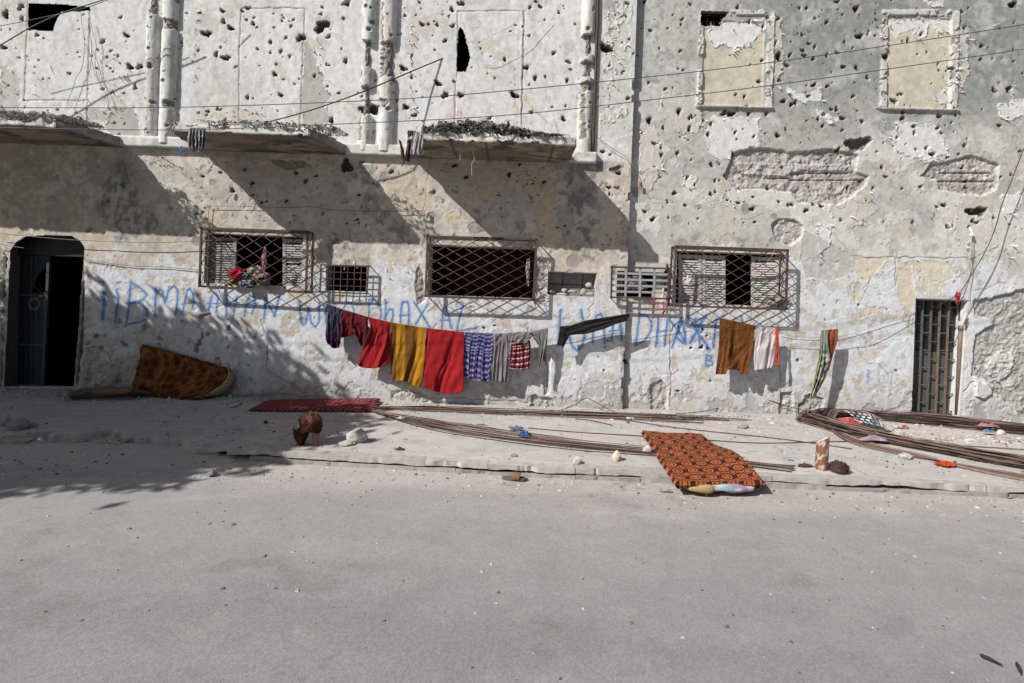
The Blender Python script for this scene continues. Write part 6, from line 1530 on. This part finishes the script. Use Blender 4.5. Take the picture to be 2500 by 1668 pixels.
gs('rag_shred', 'grey shoe sole lying flat by the kerb in front of the sandal', 1625, 1200, 40, 4, [(.35, .32, .27)], 19, -.125, .03, M_CLOTH)
gs('white_scrap', 'white scraps beside the steel coil in the gap', 2200, 1045, 44, 8, [(.55, .53, .5), (.4, .1, .1)], 20, .01, .07)
gs('rag_shred', 'brown twig of cloth in the dirt in front of the coil gap', 2160, 1054, 40, 5, [(.14, .07, .05)], 21, .01, .05, M_CLOTH)
for lab, pts in (('dark feather shaped twig lying on the asphalt in the lower corner', [(2392, 1598), (2412, 1606), (2448, 1624)]), ('second dark twig stub at the bottom corner of the road', [(2482, 1618), (2488, 1632), (2492, 1645)])):
    P_ = [G(x, y, -.12) for x, y in pts]; o = MB().tube([P_[0], P_[0].lerp(P_[1], .5), P_[1], P_[2]], [.006, .012, .012, .003], 6, (.03, .028, .025)).build('twig', M_WOOD, None, True); tag(o, lab, 'twig')
# chequered headscarf
V = []; Cc = []; n1, n2 = 90, 60
for j in range(n2):
    for i in range(n1):
        u_, v_2 = i / (n1 - 1), j / (n2 - 1)
        px = 2066 + u_ * 66 + v_2 * 32 ; py = 1000 + 25 * v_2 + 9 * u_ + 6 * u_ * v_2
        z_ = .24 - .10 * v_2 - .05 * u_ + .03 * math.sin(u_ * 9 + v_2 * 4)
        p = G(px, py + 4, z_); V.append((p.x, min(p.y, 9.2), p.z))
        k = (math.sin(u_ * 30 + math.sin(v_2 * 18) * .9) > -.3) if u_ < .72 else ((int(u_ * 14) + int(v_2 * 4)) % 2)
        s_ = math.sin(v_2 * 22) > -.35
        Cc.append((.62, .62, .62) if (k and s_) or (u_ >= .75 and k) else (.04, .045, .06))
o = fast_mesh('headscarf', V, grid_quads(n2, n1)[:, ::-1], Cc, M_CLOTH); md = o.modifiers.new('t', 'SOLIDIFY'); md.thickness = .004
tag(o, 'black and white chequered headscarf draped over the steel coil', 'headscarf')
# tube lying in the shade
bt = empty('plastic_bottle', G(573, 989)); tag(bt, 'small white plastic tube with a dark cap on the shaded pavement', 'bottle')
a, b = G(560, 992, .03), G(584, 987, .03); MB().tube([a, a.lerp(b, .05), a.lerp(b, .9), b], [.018, .026, .026, .018], 12, (.55, .56, .62)).build('tube_body', M_PLAST, bt, True)
MB().tube([b, b + (b - a).normalized() * .035], .017, 10, (.06, .06, .08)).build('cap', M_PLAST, bt, True)

# ------------------------------------------------------------------ rubbish on the balconies
def heap(name, label, x0px, x1px, ypx, Yc, ht, n, seed, cols, spread=.4, zb=None):
    random.seed(seed); mb = MB(); zt = zb if zb is not None else ZB + .165
    a = W(x0px, ypx, Yc).x; b = W(x1px, ypx, Yc).x
    for k in range(n):
        t = random.random(); x_ = a + (b - a) * t; env = ht * (abs(math.sin(math.pi * min(1, t * 1.15 + .03))) ** .8) * (.6 + .6 * abs(mnoise.noise(Vector((x_ * 3, seed, 0))))) + .01
        z_ = zt + random.random() ** 1.3 * env; y_ = Yc + random.uniform(-.18, spread); c = random.choice(cols); L = random.uniform(.012, .06) * (2.2 if random.random() < .06 else 1)
        d = Vector((random.gauss(0, 1), random.gauss(0, .6), random.gauss(0, .45))).normalized()
        if random.random() < .6:
            w_ = d.cross(Vector((0, .3, 1))).normalized() * L * .4; p = Vector((x_, y_, z_)); i0 = [mb.vert(p + d * L * .5 + w_, c), mb.vert(p - d * L * .4 + w_ * .6, c), mb.vert(p - d * L * .5 - w_, c), mb.vert(p + d * L * .6 - w_ * .7, c)]
            mb.f.append(tuple(i0))
        else: mb.tube([Vector((x_, y_, z_)), Vector((x_, y_, z_)) + d * L * .6 + Vector((0, 0, .01)), Vector((x_, y_, z_)) + d * L * 1.3 - Vector((0, 0, .02))], random.uniform(.002, .006), 4, c)
    o = mb.build(name, M_CLOTH); tag(o, label, 'rubbish', None, 'stuff'); return o
junk = [(.06, .055, .05), (.10, .095, .09), (.22, .21, .20), (.38, .37, .37), (.11, .09, .08), (.5, .49, .5), (.03, .03, .03), (.03, .03, .03), (.30, .29, .29)]
heap('rubbish_heap', 'heap of dark twigs rags and litter along the middle balcony', 1035, 1370, 322, YL - 1.02, .25, 6500, 3, junk)
heap('rubbish_heap', 'thin litter strewn on the cracked balcony above the first lattice window', 505, 830, 308, YL - 1.04, .05, 1100, 4, [(.40, .39, .37), (.30, .29, .27), (.18, .17, .16), (.45, .44, .42), (.08, .07, .07)])
heap('rubbish_heap', 'dusty debris on the balcony above the dark doorway', -40, 210, 294, YL - 1.04, .10, 1600, 6, [(.36, .35, .34), (.22, .21, .2), (.45, .44, .43)])
random.seed(9)
heap('rubbish_heap', 'tangled black wires standing up on the rubbish heaped balcony', 1130, 1165, 300, YL - .8, .42, 420, 7, [(.03, .03, .03), (.05, .045, .04), (.06, .08, .05)], .1)
YF_ = YL - 1.16
garment('draped_cloth', 'whitish grey cloth slung over the broken end of the middle balcony', 'cloth',
        [sheet([((1012, 318), (1034, 328)), ((1006, 345), (1034, 350)), ((1003, 377), (1030, 378))], YF_ - .05, flat((.42, .40, .41)), nu=30, nv=40, nf=2.5, amp=.03, sd=31)])
garment('draped_rag', 'dark ragged strips hanging off the broken end of the middle balcony', 'rag',
        [sheet([((996, 318), (1014, 320)), ((994, 350), (1008, 352)), ((990, 392), (1002, 398))], YF_ + .02, flat((.075, .05, .045)), nu=24, nv=40, nf=2, amp=.03, sd=32),
         sheet([((972, 340), (980, 345)), ((978, 365), (986, 370)), ((982, 396), (988, 400))], YF_ + .06, flat((.10, .065, .045)), nu=12, nv=30, nf=1, amp=.02, sd=33)])
def greyst(U, V): return np.where((np.sin(U * 30 + np.sin(V * 3)) > 0)[..., None], A((.40, .39, .40)), A((.16, .155, .17)))
garment('draped_cloth', 'grey striped rags slung over the end of the balcony with cracked edge', 'rag',
        [sheet([((462, 312), (502, 312)), ((458, 335), (500, 340)), ((460, 362), (497, 366))], YF_ - .04, greyst, nu=60, nv=40, nf=5, amp=.035, sd=34, hem=lambda u: 8 * math.sin(u * 23))])

# ------------------------------------------------------------------ grit on the ground
def grit(name, label, n, fn, cols, smin, smax, seed):
    random.seed(seed); V = []; Q = []; Cc = []
    for k in range(n):
        x_, y_, z_ = fn(); s = random.uniform(smin, smax) * random.choice((1, 1, 1, 1.8)); b = len(V); c = random.choice(cols)
        for (a, b_, d) in ((-1, -1, 0), (1, -.8, 0), (.9, 1, 0), (-.8, .9, 0), (-.5, -.5, .8), (.6, -.4, .7), (.5, .5, .9), (-.4, .4, .6)):
            V.append((x_ + a * s * random.uniform(.6, 1.2), y_ + b_ * s * random.uniform(.6, 1.2), z_ + d * s * random.uniform(.5, 1.2))); Cc.append(c)
        for q in ((4, 5, 6, 7), (0, 1, 5, 4), (1, 2, 6, 5), (2, 3, 7, 6), (3, 0, 4, 7)): Q.append(tuple(b + i for i in q))
    o = fast_mesh(name, V, Q, Cc, M_ROCK, None, False); tag(o, label, None, None, 'stuff')
def f1():
    x_ = random.uniform(-10, 10); y_ = 9.28 - abs(random.gauss(0, .35)); return x_, y_, 0.0
def f2():
    x_ = random.uniform(-10, 10); return x_, random.uniform(6.4, 9.2), 0.0
def f3():
    x_ = random.uniform(-9, 9); y_ = float(kerb_y(x_)) - .03 - abs(random.gauss(0, .35)); return x_, y_, road_z(x_, y_)
def f4():
    x_ = random.uniform(-8, 8); y_ = random.uniform(3.0, 6.0); return x_, y_, road_z(x_, y_)
def f5():
    a = random.random(); p = G(2080 + 420 * a + random.gauss(0, 20), 1050 + 30 * a + random.gauss(0, 6)); return p.x, p.y, 0.0
gc = [(.45, .42, .38), (.35, .31, .27), (.55, .53, .5), (.25, .21, .18)]
grit('rubble_grit', 'crumbled plaster grit along the foot of the wall', 1600, f1, gc, .006, .02, 1)
grit('rubble_grit', 'loose grit scattered over the pavement', 2400, f2, gc + [(.14, .1, .08), (.1, .07, .05)], .003, .011, 2)
grit('rubble_grit', 'pebbles and sand crumbs along the kerb on the road', 800, f3, gc + [(.14, .1, .08)], .004, .012, 3)
grit('rubble_grit', 'few small pebbles on the asphalt', 420, f4, [(.12, .11, .1), (.45, .43, .4), (.2, .16, .13)], .004, .011, 4)
grit('rubble_grit', 'litter crumbs and plaster bits beside the steel coil', 500, f5, gc + gc + gc + [(.4, .08, .08), (.4, .36, .1), (.55, .55, .55)], .006, .018, 5)

# ------------------------------------------------------------------ street tree that shades the doorway end (stands outside the frame)
def tree(loc, cz, rad, n, seed):
    random.seed(seed); root = empty('street_tree', loc); tag(root, 'spreading street tree whose crown shades the doorway end of the pavement', 'tree')
    base = Vector(loc); top = Vector(cz); mb = MB(); pts = [base, base + Vector((.1, .05, 1.5)), base.lerp(top, .6) , top]
    mb.tube(pts, [.28, .22, .17, .06], 10, (.16, .12, .09)); tips = []
    for k in range(22):
        a = random.uniform(0, 6.28); st = base.lerp(top, random.uniform(.55, .95)); e = top + Vector((math.cos(a) * rad[0] * random.uniform(.4, .85), math.sin(a) * rad[1] * random.uniform(.4, .85), random.uniform(-.4, .6) * rad[2])); mb.tube([st, st.lerp(e, .5) + Vector((0, 0, .2)), e], [.08, .05, .02], 6, (.16, .12, .09)); tips.append(e)
    mb.build('trunk', M_WOOD, root, True)
    V = []; Q = []; Cc = []
    cl_ = []
    while len(cl_) < 420:
        a_, b_ = random.uniform(-1, 1), random.uniform(-1, 1)
        if a_ * a_ + b_ * b_ < 1: cl_.append(top + Vector((a_ * rad[0], b_ * rad[1], random.uniform(-1, 1) * rad[2] * (1 - (a_ * a_ + b_ * b_) * .6))))
    for k in range(n):
        c = random.choice(cl_) + Vector((random.gauss(0, .26), random.gauss(0, .26), random.gauss(0, .18)))
        d = Vector((random.gauss(0, 1), random.gauss(0, 1), random.gauss(0, .5))).normalized(); w_ = d.cross(Vector((random.gauss(0, .4), random.gauss(0, .4), 1))).normalized(); L = random.uniform(.08, .16); b = len(V)
        for p in (c - d * L, c + w_ * L * .45, c + d * L, c - w_ * L * .45): V.append(tuple(p)); Cc.append(random.choice(((.05, .10, .03), (.07, .12, .035), (.04, .075, .025))))
        Q.append((b, b + 1, b + 2, b + 3))
    o = fast_mesh('crown', V, Q, Cc, M_LEAF, root, False)
TREE_C = Vector((-7.2, 7.7, 0)) - SUN * ((4.9) / -SUN.z)
tree((TREE_C.x - .5, TREE_C.y - .8, -.14), (TREE_C.x, TREE_C.y, 4.9), (4.6, 2.5, .8), 42000, 3)
